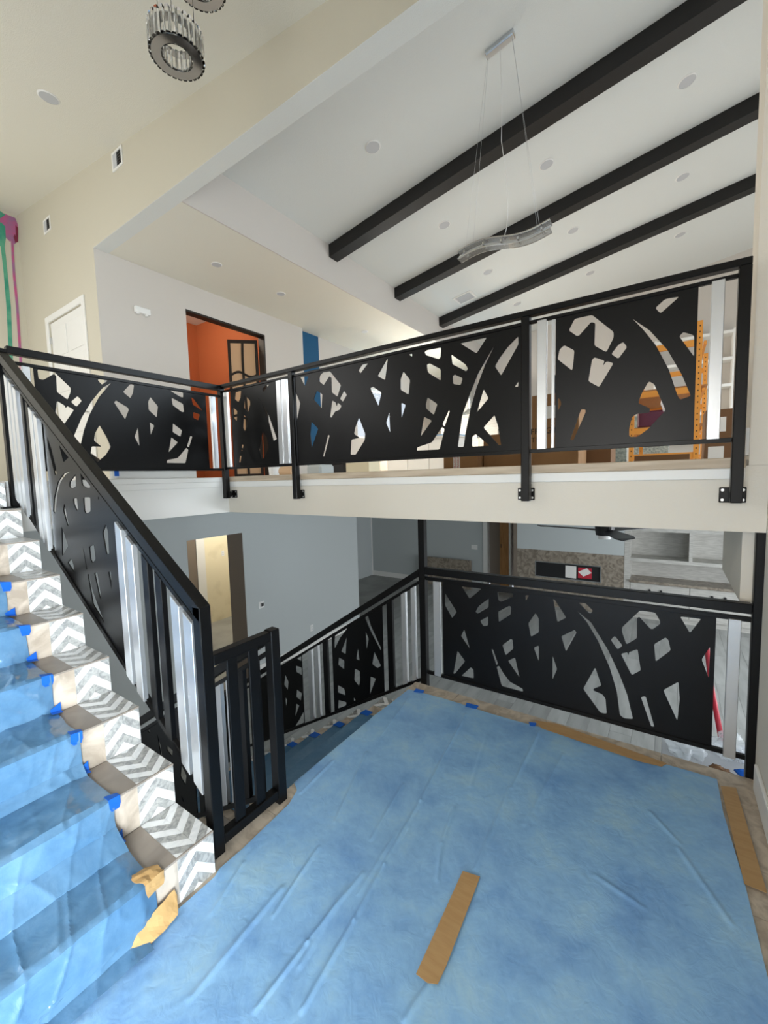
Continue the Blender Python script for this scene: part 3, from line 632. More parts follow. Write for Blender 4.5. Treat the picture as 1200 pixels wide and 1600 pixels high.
# -- railing of the descending flight on the stair side
YR = 1.275
zt_r = lambda u: .852-.63*(-1.528-u); zb_r = lambda u: .06-.63*(-1.528-u)
RL = T(empty('stair_railing'), 'black steel railing of the descending stairs running under the upper stairs', 'railing')
rail_bar('top_rail', 'Y', YR, -3.9, -1.555, zt_r, .055, .045, M_STEEL, RL, bev=.003)
rail_bar('upper_rail', 'Y', YR, -3.9, -1.555, lambda u: zt_r(u)-.085, .026, .022, M_STEEL, RL)
rail_bar('bottom_rail', 'Y', YR, -3.9, -1.555, zb_r, .03, .022, M_STEEL, RL)
box('post', -3.95, -3.90, YR-.025, YR+.025, LF, zt_r(-3.9), M_STEEL, RL, .003)
zhi_r = lambda u: zt_r(u)-.108
a, b = -3.2, -2.27
cut_panel('cutout_panel', 'Y', YR, [(a, zb_r(a)-.004), (b, zb_r(b)-.004), (b, zhi_r(b)), (a, zhi_r(a))], clamp_holes(uvs('Y', YR, HOLES_R), a, b, zb_r, zhi_r, .006), RL)
for a, b, mt, nm in ((-2.22, -2.17, M_STEEL, 'black_bar'), (-2.11, -2.06, M_STEEL, 'black_bar'), (-2.0, -1.95, M_ALU, 'aluminium_bar'), (-1.90, -1.85, M_ALU, 'aluminium_bar'), (-1.80, -1.75, M_STEEL, 'black_bar'), (-1.69, -1.64, M_STEEL, 'black_bar')):
    upright(nm, 'Y', YR, a, b, zb_r, zhi_r, .024, mt, RL)

# -- landing railing along the far edge, with two posts up to the gallery
YG = 2.668
LR = T(empty('landing_railing'), 'black steel railing with laser-cut panel along the far edge of the landing', 'railing')
box('post', -1.512, -1.462, YG-.025, YG+.025, -.1, 1.24, M_STEEL, LR, .003)
box('post', 0.352, 0.400, YG-.025, YG+.025, -.1, 1.24, M_STEEL, LR, .003)
box('top_rail', -1.460, .350, YG-.025, YG+.025, .836, .886, M_STEEL, LR, .003)
box('upper_rail', -1.460, .350, YG-.011, YG+.011, .792, .816, M_STEEL, LR, .0015)
box('bottom_rail', -1.460, .350, YG-.011, YG+.011, .078, .102, M_STEEL, LR, .0015)
a = onY(692.5, 1000, YG).x; b = onY(1116, 1050, YG).x
cut_panel('cutout_panel', 'Y', YG, [(a, .09), (b, .09), (b, .806), (a, .806)], clamp_holes(uvs('Y', YG, HOLES_L), a, b, K(.102), K(.792), .006), LR)
upright('aluminium_bar', 'Y', YG, -1.398, -1.345, K(.085), K(.792), .026, M_ALU, LR, -.006)
upright('aluminium_bar', 'Y', YG, .262, .312, K(.074), K(.80), .026, M_ALU, LR, -.012)
zt_d = lambda u: .872-.6576*(-1.51-u); zb_d = lambda u: .025-.6066*(-1.53-u); zhi_d = lambda u: zt_d(u)-.108
LS = T(empty('stair_railing'), 'black steel railing with two cut-out panels on the far side of the descending stairs', 'railing')
rail_bar('top_rail', 'Y', YG, -4.0, -1.514, zt_d, .055, .045, M_STEEL, LS, bev=.003)
rail_bar('upper_rail', 'Y', YG, -4.0, -1.514, lambda u: zt_d(u)-.085, .026, .022, M_STEEL, LS)
rail_bar('bottom_rail', 'Y', YG, -4.0, -1.514, zb_d, .028, .022, M_STEEL, LS)
box('post', -4.05, -4.0, YG-.025, YG+.025, LF, zt_d(-4.0), M_STEEL, LS, .003)
ux = lambda x, y: onY(x, y, YG).x
for (a, b, H_) in ((ux(521, 1060), ux(599, 1010), HOLES_D1), (-3.5, ux(474, 1080), HOLES_D2)):
    cut_panel('cutout_panel', 'Y', YG, [(a, zb_d(a)-.004), (b, zb_d(b)-.004), (b, zhi_d(b)), (a, zhi_d(a))], clamp_holes(uvs('Y', YG, H_), a, b, zb_d, zhi_d, .006), LS)
for x0_, x1_, y_, mt, nm in ((630, 637, 1010, M_ALU, 'aluminium_bar'), (645, 651, 1000, M_ALU, 'aluminium_bar'), (607.5, 616, 1010, M_STEEL, 'black_bar'),
                             (484, 490, 1060, M_ALU, 'aluminium_bar'), (495, 500.5, 1060, M_ALU, 'aluminium_bar'), (508, 514.5, 1060, M_STEEL, 'black_bar')):
    upright(nm, 'Y', YG, ux(x0_, y_), ux(x1_, y_), zb_d, zhi_d, .03, mt, LS, -.004)

# ------------------------------------------------------------------ protective film
def seg_d(px, py, a, b):
    ax, ay = a; bx, by = b; dx, dy = bx-ax, by-ay; L2 = dx*dx+dy*dy
    t = max(0, min(1, ((px-ax)*dx+(py-ay)*dy)/L2)); qx, qy = ax+t*dx-px, ay+t*dy-py
    sd = (dx*(py-ay)-dy*(px-ax))/math.sqrt(L2)
    return math.hypot(qx, qy), sd, t
CREASE = []
for pl, hgt, wd in (([(728,1117),(657,1253),(600,1353),(553,1440),(473,1580)], .007, .010), ([(630,1227),(580,1313)], .005, .009), ([(573,1177),(523,1287)], .005, .009),
        ([(797,1233),(743,1360)], .007, .011), ([(673,1537),(633,1597)], .008, .012), ([(567,1367),(480,1475),(400,1580)], .006, .010), ([(497,1327),(427,1433)], .005, .009),
        ([(710,1263),(690,1320),(683,1377)], .005, .010), ([(1060,1327),(1100,1385),(1143,1447)], .005, .012), ([(800,1233),(843,1143)], .006, .012), ([(540,1390),(470,1510)], .004, .012),
        ([(1015,1270),(1062,1320)], .004, .012), ([(620,1300),(560,1400)], .004, .008), ([(720,1400),(670,1460)], .004, .010), ([(880,1180),(820,1290)], .004, .012),
        ([(930,1370),(1005,1420)], .004, .012), ([(470,1240),(520,1190)], .004, .010), ([(590,1160),(640,1090)], .004, .010), ([(760,1150),(735,1230)], .003, .010),
        ([(440,1390),(300,1560)], .005, .014), ([(860,1400),(800,1560)], .003, .012), ([(1000,1440),(980,1600)], .003, .014), ([(380,1350),(330,1430)], .004, .010)):
    w = [onZ(x, y, 0) for x, y in pl]
    for a, b in zip(w, w[1:]): CREASE.append(((a.x, a.y), (b.x, b.y), hgt, wd))
def film_h(x, y):
    h = 0.004
    for a, b, hg, wd in CREASE:
        if min(a[0], b[0])-.05 < x < max(a[0], b[0])+.05 and min(a[1], b[1])-.05 < y < max(a[1], b[1])+.05:
            d, sd, t = seg_d(x, y, a, b)
            if d < .05: h += 1.15*hg*math.exp(-(d/(wd*.72))**2)*(0.55+.45*math.sin(math.pi*(0.1+.8*t)))
    v = Vector((x*3.1, y*2.2, 0)); h += .0035*max(0, noise.noise(v)) + .0022*abs(noise.noise(Vector((x*9, y*6, 3)))) + .0012*abs(noise.noise(Vector((x*26, y*18, 7))))
    return h
def interp(tab, y):
    for (y0, a), (y1, b) in zip(tab, tab[1:]):
        if y <= y1: return a+(b-a)*(y-y0)/(y1-y0)
    return tab[-1][1]
LEFT = [(-2.1, -1.44), (.86, -1.44), (.89, -1.455), (1.0, -1.452), (1.28, -1.47), (1.36, -1.50), (1.42, -1.605), (1.7, -1.575), (2.2, -1.548), (2.6, -1.535)]
RIGHT = [(-2.1, .36), (.8, .31), (1.58, .284), (1.91, .27), (2.30, .237), (2.6, .232)]
def far(x): return 2.515+.02*max(0, min(1, (x+1.5)/1.7))+.006*math.sin(x*9)
NXF, NYF = 300, 430; V, F = [], []
for j in range(NYF+1):
    t = j/NYF; yb = -1.9+1.9*(t/.12) if t < .12 else (t-.12)/.88
    for i in range(NXF+1):
        s = i/NXF
        x = 0
        for _ in range(2):
            y = yb if t < .12 else yb*far(x)
            x = interp(LEFT, y)+(interp(RIGHT, y)-interp(LEFT, y))*s
        z = film_h(x, y)
        if x < LX0: z = .004-(LX0-x)*1.0
        V.append((x, y, z))
for j in range(NYF):
    for i in range(NXF):
        k = j*(NXF+1)+i; F.append((k, k+1, k+NXF+2, k+NXF+1))
o = obj('floor_film', V, F, M_FILM, smooth=True)
T(o, 'wrinkled blue protective film stuck over the landing floor', 'floor film')

# film draped over the upper stairs
def stair_profile():
    pts = []                                     # (x, z, corner weight)
    xt = NX0-RUN*7.0
    pts.append((xt-.10, RISE*8+.004))
    for k in range(8, 0, -1):
        xn = NX0-RUN*(k-1); pts.append((xn+.006, RISE*k+.004)); 
        if k > 3: pts.append((xn+.007, RISE*(k-1)+.006))
        elif k == 3: pts += [(xn+.010, RISE*2+.05), (xn+.05, RISE*2+.006)]
        elif k == 2: pts += [(xn+.018, RISE*1+.075), (xn+.10, RISE*1+.012)]
        else: pts += [(xn+.014, .06), (xn+.03, .022), (xn+.09, .014)]
    return pts
pr = stair_profile(); prof = []
for (x0, z0), (x1, z1) in zip(pr, pr[1:]):
    L = math.hypot(x1-x0, z1-z0); n = max(2, int(L/.0075))
    for i in range(n): t = i/n; prof.append((x0+(x1-x0)*t, z0+(z1-z0)*t, -(z1-z0)/L, (x1-x0)/L))
prof.append((*pr[-1], 0, 1))
NYS = 170; V, F = [], []
for i, (x, z, nx, nz) in enumerate(prof):
    edge = .640+.012*noise.noise(Vector((x*6, z*9, 2))) - (.05 if z < .05 else 0)
    for j in range(NYS+1):
        y = -.34+(edge+.34)*(j/NYS)**.8
        a = noise.noise(Vector((y*3.5+x*2, z*7, 5))); b = noise.noise(Vector((y*9-x*5, z*16+x*6, 9))); c = abs(noise.noise(Vector((y*20+z*14, x*16, 1))))
        d = .002+.005*abs(a)+.004*abs(b)+.002*c
        if z < .36: d += .008*abs(noise.noise(Vector((y*4+x*9, z*5, 13))))
        for q, (kx, ky) in enumerate(((5.5, 9.0), (9.0, -6.0), (3.2, 15.0))):    # sharp tension creases
            r_ = 1-abs(noise.noise(Vector((y*kx+z*ky*.6+x*2, (z-x*.7)*ky*.35-y*1.5, 20+q*7))))
            d += (.006, .005, .004)[q]*max(0, r_)**12
        fade = min(1, (edge-y)/.05); d = .0030+d*fade
        V.append((x+(nx if nz < .999 else 0)*d*1.0, y, z+nz*d if nz > .2 else z+max(0, nz)*d))
n1 = NYS+1
for i in range(len(prof)-1):
    for j in range(NYS): k = i*n1+j; F.append((k, k+1, k+n1+1, k+n1))
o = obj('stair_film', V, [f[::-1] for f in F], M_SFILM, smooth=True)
o.data.set_sharp_from_angle(angle=.55)
T(o, 'shiny crumpled blue plastic film draped over the ascending stairs', 'plastic film')
# film on the descending flight
pts = []
for k in range(0, 10):
    xa = LX0-RUN*k
    pts += [(xa-.006, -RISE*k+.004 if k else -.06), (xa-.006, -RISE*(k+1)+.006)] if k < 9 else []
V, F = [], []
for i, (x, z) in enumerate(pts):
    for j in range(13): V.append((x+.004*noise.noise(Vector((j, i, 0))), 1.36+(2.33-1.36)*j/12, z+.003))
for i in range(len(pts)-1):
    for j in range(12): k = i*13+j; F.append((k, k+1, k+14, k+13))
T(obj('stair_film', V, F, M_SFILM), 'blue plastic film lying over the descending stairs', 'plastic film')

# ------------------------------------------------------------------ tape
def sheet(name, pts, th, material, parent=None, crumple=0.0):
    """polyline strips: list of (left point, right point) pairs -> thin solid ribbon"""
    bm = bmesh.new(); rows = [[bm.verts.new(p) for p in pr_] for pr_ in pts]
    for a, b in zip(rows, rows[1:]): bm.faces.new([a[0], a[1], b[1], b[0]])
    if crumple:
        bmesh.ops.subdivide_edges(bm, edges=bm.edges[:], cuts=4, use_grid_fill=True)
        for v in bm.verts: v.co += Vector((abs(noise.noise(v.co*22)), noise.noise(v.co*22+Vector((5, 0, 0)))*1.5, abs(noise.noise(v.co*22+Vector((0, 7, 0))))))*crumple
    bm.normal_update(); r = bmesh.ops.solidify(bm, geom=bm.faces[:], thickness=th)
    bmesh.ops.recalc_face_normals(bm, faces=bm.faces[:])
    return bm_obj(name, bm, material, parent)
ORD = ['', 'second', 'third', 'fourth', 'fifth', 'sixth']
def tape_nosing(k, yc, w, lb):
    x, z = NX0-RUN*(k-1), RISE*k; r = random.uniform(-.006, .006)
    T(sheet('masking_tape', [[(x-.020, yc-w/2+r, z+.0145), (x-.018, yc+w/2+r, z+.0035)], [(x+.015, yc-w/2, z+.013), (x+.0055, yc+w/2, z+.0040)], [(x+.0165, yc-w/2-r, z-.022), (x+.006, yc+w/2, z-.026)], [(x+.0165, yc-w/2+.008, z-.036), (x+.006, yc+w/2-.006, z-.043)]], .0008, M_TAPEB), lb, 'tape', 'blue tape tabs on the stairs')
def tape_inner(k, yc, w, lb):
    x, z = NX0-RUN*(k-1), RISE*(k-1); r = random.uniform(-.006, .006)
    T(sheet('masking_tape', [[(x+.022, yc-w/2+r, z+.030), (x+.010, yc+w/2, z+.046)], [(x+.024, yc-w/2, z+.019), (x+.012, yc+w/2, z+.009)], [(x+.044, yc-w/2+r, z+.017), (x+.036, yc+w/2, z+.006)]], .0008, M_TAPEB), lb, 'tape', 'blue tape tabs on the stairs')
for k, (y1_, y2_) in {2: (.655, .652), 3: (.640, .650), 4: (.638, .655), 5: (.645, .658), 6: (.655, .660)}.items():
    tape_nosing(k, y1_-.012, .044, 'blue masking tape tab folded over the %s step nosing' % ORD[k-1])
    tape_inner(k, y2_-.012, .042, 'blue masking tape tab at the foot of the %s riser' % ORD[k-1])
def flat_tape(name, px, z, material, label, cat, group=None, th=.0012):
    w = [onZ(x, y, z) for x, y in px]
    o = prism(name, [(p.x, p.y) for p in w], 'Z', z, z+th, material)
    return T(o, label, cat, group)
flat_tape('kraft_tape', [(723,1361),(750,1370),(742,1392),(697,1510),(684,1538),(668,1536),(650,1522)], .0135, M_TAPEK, 'brown paper tape strip lying alone across the middle of the blue film', 'tape')
flat_tape('kraft_tape', [(1126,1228),(1150,1231),(1152,1238),(1199,1396),(1163,1381)], .0090, M_TAPEK, 'wide brown paper tape strip at the film edge beside the right wall', 'tape')
flat_tape('kraft_tape', [(836,1125.5),(870,1131),(1042,1193),(1034,1198),(1000,1190),(846,1138)], .0095, M_TAPEK, 'long brown paper tape strip at the film edge below the landing railing', 'tape')
for px, lb in (([(650,1076),(663,1079),(661,1083),(646,1081)], 'small blue masking tape tab at the film corner by the railing post'), ([(729,1098),(748,1103),(744,1108),(727,1104)], 'small blue masking tape tab along the film edge under the cut-out panel')):
    flat_tape('masking_tape', px, .0085, M_TAPEB, lb, 'tape')
flat_tape('masking_tape', [(826,1128),(838,1130),(836,1135),(828,1134)], .0085, M_TAPEB, 'small blue masking tape tab beside the long brown tape', 'tape')
for k, nm in ((0, 'top'), (1, 'second'), (2, 'third'), (3, 'fourth')):
    xa, zt = LX0-RUN*k, -RISE*(k+1)
    T(sheet('masking_tape', [[(xa-RUN+.06, 2.30, zt+.0125), (xa-RUN+.06, 2.37, zt+.005)], [(xa-RUN-.009, 2.30, zt+.0125), (xa-RUN-.009, 2.37, zt+.005)], [(xa-RUN-.013, 2.305, zt-.05), (xa-RUN-.013, 2.365, zt-.05)]], .0008, M_TAPEB), 'blue masking tape tab holding the film on the %s descending step' % nm, 'tape', 'blue tape tabs on the descending stairs')
# kraft paper pieces at the foot of the stairs
x1 = NX0
T(sheet('kraft_paper', [[(x1-.062, .60, RISE+.016), (x1-.060, .650, RISE+.006)], [(x1-.03, .59, RISE+.022), (x1-.028, .672, RISE+.008)], [(x1+.021, .605, RISE+.012), (x1+.008, .678, RISE+.004)], [(x1+.024, .61, RISE-.035), (x1+.010, .672, RISE-.04)]], .001, M_KRAFT, None, .009), 'torn kraft paper scrap folded over the first step nosing', 'paper')
T(sheet('kraft_paper', [[(x1+.012, .70, .085), (x1+.014, .715, .055)], [(x1+.022, .62, .070), (x1+.05, .69, .016)], [(x1+.030, .55, .040), (x1+.062, .62, .013)], [(x1+.034, .49, .025), (x1+.066, .50, .013)]], .001, M_KRAFT, None, .008), 'curved kraft paper strip against the bottom riser', 'paper')

# ------------------------------------------------------------------ doors
D = S(empty('door_1'))
for a, b, e, f in ((DX0-.09, DX0, UF, DZ1+.09), (DX1, DX1+.09, UF, DZ1+.09), (DX0, DX1, DZ1, DZ1+.09)): box('casing', a, b, YF-.022, YF+.0, e, f, M_TRIM, D, .004)
lf = box('door_leaf', DX0+.004, DX1-.004, YF+.02, YF+.06, UF+.01, DZ1-.004, M_TRIM, D)
w_ = (DX1-DX0-.008)
for c0, c1 in ((.07, .47), (.53, .93)):
    for r0, r1 in ((.05, .28), (.31, .54), (.57, .76), (.79, .96)):
        box('door_panel', DX0+w_*c0, DX0+w_*c1, YF+.012, YF+.02, UF+2.44*r0, UF+2.44*r1, M_TRIM, lf, .006)
for z in (UF+.3, UF+1.25, UF+2.2): box('hinge', DX0-.012, DX0+.012, YF-.006, YF+.012, z-.05, z+.05, M_CHROME, D)
h = cyl('door_handle', (DX1-.09, YF-.03, UF+1.0), .012, .05, M_CHROME, D, 12, 'Y'); box('lever', DX1-.20, DX1-.08, YF-.04, YF-.028, UF+.99, UF+1.01, M_CHROME, D, .003)
# hinged screen door of the orange room
FD = S(empty('door_2')); A_, B_ = Vector((-6.47, 5.40, 0)), Vector((-6.86, 5.03, 0))
dv = (B_-A_).normalized(); nv = Vector((-dv.y, dv.x, 0)); Wd = (B_-A_).length
def leafbox(name, u0, u1, z0, z1, t, material, parent, zc=None):
    V = []
    for zz in (0, 1):
        for (u, s) in ((u0, -1), (u1, -1), (u1, 1), (u0, 1)):
            p = A_+dv*u+nv*s*t/2; V.append((p.x, p.y, z1 if zz else z0))
    o_ = obj(name, V, BOXF, material, parent)
    bm = bmesh.new(); bm.from_mesh(o_.data); bmesh.ops.recalc_face_normals(bm, faces=bm.faces[:]); bm.to_mesh(o_.data); bm.free(); return o_
for a, b, e, f in ((0, .05, UF+.01, 4.18), (Wd-.05, Wd, UF+.01, 4.18), (.05, Wd-.05, UF+.01, UF+.1), (.05, Wd-.05, 4.12, 4.18)): leafbox('stile', a, b, e, f, .04, M_FRAME, FD)
def wavebar(n, horizontal, base, amp, ph, half=.022):
    V, F = [], []; N = 16
    for i in range(N+1):
        t = i/N
        for s in (-1, 1):
            for q in (-1, 1):
                if horizontal: u = .05+(Wd-.1)*t; z = base+amp*math.sin(t*6.0+ph)+s*half
                else: z = UF+.1+(4.12-UF-.1)*t; u = base+amp*math.sin(t*9+ph)+s*half
                p = A_+dv*u+nv*q*.019; V.append((p.x, p.y, z))
    for i in range(N):
        k = i*4
        for a, b in ((0, 1), (1, 3), (3, 2), (2, 0)): F.append((k+a, k+b, k+4+b, k+4+a))
    o_ = obj(n, V, F, M_FRAME, FD); bm = bmesh.new(); bm.from_mesh(o_.data); bmesh.ops.recalc_face_normals(bm, faces=bm.faces[:]); bm.to_mesh(o_.data); bm.free()
wavebar('glazing_bar', False, Wd/2, .012, .3)
for z in (2.15, 2.75, 3.55): wavebar('glazing_bar', True, z, .045, z)
for i in range(2):
    for e, f in ((UF+.1, 2.15), (2.15, 2.75), (2.75, 3.55), (3.55, 4.12)): leafbox('pane', .05 if i == 0 else Wd/2, Wd/2 if i == 0 else Wd-.05, e, f, .01, M_FROST, FD)
D3 = S(empty('door_3'))                              # unpainted door ajar on the lower level
box('door_leaf', -3.66, -3.46, 10.86, 10.90, LF+.02, .98, M_WOODD, D3); box('jamb', -3.45, -3.40, 10.83, 10.95, LF, 1.0, M_TRIM, D3); box('jamb', -3.70, -3.665, 10.86, 10.9, LF, 1.0, M_WOODD, D3)
for z in (-1.2, -.35, .5): box('hinge', -3.672, -3.655, 10.85, 10.86, z-.05, z+.05, M_DARK, D3)
S(box('wall_lower_doorway_left', -4.02, -3.70, 11.0, 11.06, LF, 1.0, M_TAUPE))

# ------------------------------------------------------------------ wall devices and registers
def register(x0, x1, z0, z1, lb):
    r_ = empty('air_register'); y = YF
    box('register_back', x0+.02, x1-.02, y-.004, y, z0+.02, z1-.02, M_DARK, r_)
    for a, b, e, f in ((x0, x1, z0, z0+.025), (x0, x1, z1-.025, z1), (x0, x0+.025, z0+.025, z1-.025), (x1-.025, x1, z0+.025, z1-.025)): box('register_frame', a, b, y-.012, y, e, f, M_TRIM, r_, .002)
    mid = (x0+x1)/2
    box('damper', x0+.025, mid-.01, y-.010, y-.005, z0+.025, z1-.025, M_PLASTIC_G, r_)
    n = 5
    for i in range(n): z = z0+.03+(z1-z0-.06)*(i+.5)/n; box('louvre', mid, x1-.025, y-.009, y-.004, z-.003, z+.003, M_DARK, r_)
    T(r_, lb, 'air vent')
register(-5.594, -5.346, 5.27, 5.48, 'white air register high on the beige header wall')
register(-7.80, -7.55, 5.29, 5.49, 'white air register high on the beige wall above the white door')
e_ = empty('alarm_box'); box('housing', HX, HX+.06, 3.088, 3.30, 3.955, 4.04, M_PLASTIC_W, e_, .008)
for y in (3.13, 3.25): cyl('lamp_head', (HX+.03, y, 3.935), .022, .022, M_PLASTIC_W, e_, 12)
T(e_, 'small white emergency light box on the pale hall wall', 'emergency light')
def wall_plate(x, y, z, w, h, kind, lb, cat, dark=True):
    p = empty('wall_plate' if kind != 'thermostat' else 'thermostat')
    box('cover_plate', x, x+.008, y-w/2, y+w/2, z-h/2, z+h/2, M_PLASTIC_W, p, .002)
    if kind == 'thermostat': box('body', x+.008, x+.022, y-w*.28, y+w*.42, z-h*.32, z+h*.40, M_PLASTIC_W, p, .003); box('screen', x+.022, x+.0235, y-w*.16, y+w*.30, z-h*.2, z+h*.28, M_DARK, p)
    else:
        for s in (-1, 1): box('socket', x+.008, x+.0095, y-.015, y+.015, z+s*.022-.013, z+s*.022+.013, M_PLASTIC_G, p)
    T(p, lb, cat)
wall_plate(-5.45, 4.36, -.463, .11, .11, 'thermostat', 'white square thermostat with dark screen on grey lower wall', 'thermostat')
wall_plate(-5.45, 5.485, -1.209, .075, .12, 'outlet', 'white power outlet low on the grey lower wall', 'outlet')
wall_plate(-8.4, 5.72, -.08, .07, .12, 'outlet', 'wall switch on the cream primed wall beyond the doorway', 'switch')
p = empty('light_switch'); q = onY(743, 855, 10.83); box('cover_plate', q.x-.12, q.x+.06, 10.82, 10.829, q.z-.065, q.z+.065, M_PLASTIC_W, p, .002)
for i in range(3): box('rocker', q.x-.10+.055*i, q.x-.07+.055*i, 10.812, 10.82, q.z-.03, q.z+.03, M_PLASTIC_W, p)
T(p, 'wide white switch plate on the far lower wall beside the doorway', 'switch')

# ------------------------------------------------------------------ paint drips on the mural wall
DN = [0]
def drip(px, material, lb=None):
    w = [onX(x, y, XL) for x, y in px]
    prism('paint_drip', [(p.y, min(p.z, FC(XL)-.01)) for p in w], 'X', XL, XL+.003+.0012*DN[0], material, bpy.data.objects['wall_left']); DN[0] += 1
drip([(-30,300),(2,332),(24,341),(28,352),(27,378),(22,382),(19,372),(16,378),(10,372),(-30,352)], M_PINK)
drip([(-30,340),(2,348),(8,354),(9,372),(7,386),(9,400),(12,430),(17,480),(20,560),(24,640),(19,640),(14,560),(10,480),(5,420),(1,385),(-30,372)], M_GREEN)
drip([(17,372),(21,374),(22,400),(24,430),(29,480),(34,560),(38,640),(34,640),(30,560),(25,480),(20,430),(18,400)], M_PINK)
drip([(24,352),(28,356),(28,378),(24,380),(21,370),(23,366),(25,370)], M_MAROON)
drip([(-30,300),(0,330),(8,336),(-4,344),(-30,330)], M_GREEN)

# ------------------------------------------------------------------ recessed ceiling lights
def disc_light(c, nrm, lb, grp, r=.075):
    o_ = empty('recessed_light'); n = Vector(nrm).normalized(); a = n.orthogonal().normalized(); b = n.cross(a); c = Vector(c)
    def ring(name, r0, r1, h0, h1, mt):
        V, F = [], []; N = 24
        for k in range(N):
            d = a*math.cos(2*math.pi*k/N)+b*math.sin(2*math.pi*k/N)
            V += [c+d*r0+n*h0, c+d*r1+n*h0*.3, c+d*r1+n*0]
        for k in range(N):
            k2 = (k+1) % N
            F += [(3*k, 3*k2, 3*k2+1, 3*k+1), (3*k+1, 3*k2+1, 3*k2+2, 3*k+2)]
        return obj(name, V, F, mt, o_)
    ring('trim_ring', r*.86, r, .008, 0, M_PLASTIC_W)
    N = 24; V = [c+(a*math.cos(2*math.pi*k/N)+b*math.sin(2*math.pi*k/N))*r*.87+n*h for h in (.0065, 0) for k in range(N)]
    obj('lens', V, [tuple(range(N)), tuple(range(2*N-1, N-1, -1))]+[(k, (k+1) % N, (k+1) % N+N, k+N) for k in range(N)], M_PLASTIC_G, o_)
    return T(o_, lb, 'ceiling light', grp)
nv_ = (0.165, 0, -1)
for y, lb in ((4.365, 'round recessed light on sloped ceiling between header and first beam'), (6.28, 'round recessed light on sloped ceiling between first and middle beams'),
              (8.17, 'round recessed light on sloped ceiling between middle and last beams'), (10.06, 'round recessed light on sloped ceiling beyond the last beam')):
    for x, lb2 in ((-3.0, ', beside the hall drop'), (-1.475, ', mid-slope'), (.06, ', high on the slope')):
        if y < 5 and x > -2: continue
        disc_light((x, y, VC(x)), nv_, lb+lb2, 'recessed lights of the sloped ceiling', .095)
for y, lb in ((3.853, 'round recessed light in hall ceiling nearest the header'), (5.05, 'round recessed light in hall ceiling facing the orange room'), (7.364, 'round recessed light in hall ceiling beyond the blue wall')):
    disc_light((-5.4, y, 4.635), (0, 0, -1), lb, 'recessed lights of the hall ceiling', .075)
disc_light((-5.313, 1.935, FC(-5.313)), (-.127, 0, -1), 'round recessed light in the foyer ceiling over the gallery', None, .095)
cv = empty('ceiling_vent'); x, y = -3.705, 8.72
def slab_on_vault(name, x0, x1, y0, y1, t, mt): return prism(name, [(x0, VC(x0)-t), (x1, VC(x1)-t), (x1, VC(x1)), (x0, VC(x0))], 'Y', y0, y1, mt, cv)
slab_on_vault('vent_frame', x-.2, x+.2, y-.2, y+.2, .012, M_TRIM)
for i in range(8): slab_on_vault('vent_slat', x-.16, x+.16, y-.16+.04*i, y-.14+.04*i, .020, M_PLASTIC_G)
T(cv, 'square white ceiling vent on the sloped ceiling beside the last beam', 'air vent')

# ------------------------------------------------------------------ crystal ring pendants over the stairs
def crystal(c, R, name_lb, H=.13, cables=((.55, 2.4),)):
    o_ = empty('ring_pendant'); c = Vector(c)
    def annulus(n, r0, r1, z0, z1, mt, N=48):
        V, F = [], []
        for k in range(N):
            ca, sa = math.cos(2*math.pi*k/N), math.sin(2*math.pi*k/N)
            for r, z in ((r0, z0), (r1, z0), (r1, z1), (r0, z1)): V.append((c.x+r*ca, c.y+r*sa, c.z+z))
        for k in range(N):
            j = (k+1) % N
            for q in range(4): F.append((4*k+q, 4*j+q, 4*j+(q+1) % 4, 4*k+(q+1) % 4))
        x_ = obj(n, V, F, mt, o_); bm = bmesh.new(); bm.from_mesh(x_.data); bmesh.ops.recalc_face_normals(bm, faces=bm.faces[:]); bm.to_mesh(x_.data); bm.free(); return x_
    annulus('chrome_ring', R*.60, R*.95, 0, .014, M_CHROME)
    annulus('top_ring', R*.62, R*.93, H*.80, H*.84, M_CHROME)
    proto = {}
    for nm, r, n, w, h in (('crystal_prism', R*.985, 30, .0155, H), ('inner_crystal', R*.56, 18, .0145, H*.85)):
        V = [(-w, -.005, 0), (w, -.005, 0), (w*.55, .009, 0), (-w*.55, .009, 0), (-w, -.005, h*.94), (w, -.005, h*.94), (w*.55, .009, h), (-w*.55, .009, h)]
        me = None
        for k in range(n):
            if me is None:
                q = obj(nm, V, BOXF, M_GLASS, o_); bm = bmesh.new(); bm.from_mesh(q.data); bmesh.ops.recalc_face_normals(bm, faces=bm.faces[:]); bm.to_mesh(q.data); bm.free(); me = q.data
            else: q = bpy.data.objects.new(nm, me); COL.objects.link(q); q.parent = o_
            a = 2*math.pi*k/n; q.location = (c.x+r*math.cos(a), c.y+r*math.sin(a), c.z+.004); q.rotation_euler = (0, 0, a-math.pi/2)
    for ang in (200, 320, 80):
        a = math.radians(ang); x, y = c.x+R*.78*math.cos(a), c.y+R*.78*math.sin(a)
        tube('cable', [(x, y, c.z+H*.8), (x, y, FC(x))], .0016, M_DARK, o_, 6)
    return T(o_, name_lb, 'pendant light')
d_ = 2.35
c0 = CAM+ray(277, 91)*d_; crystal((c0.x, c0.y, c0.z), .138, 'crystal ring pendant with chrome rim hanging lowest above the stairs')
c1 = CAM+ray(312, -22)*2.45; crystal((c1.x, c1.y, c1.z), .142, 'crystal ring pendant hanging higher, beside the lower crystal ring')

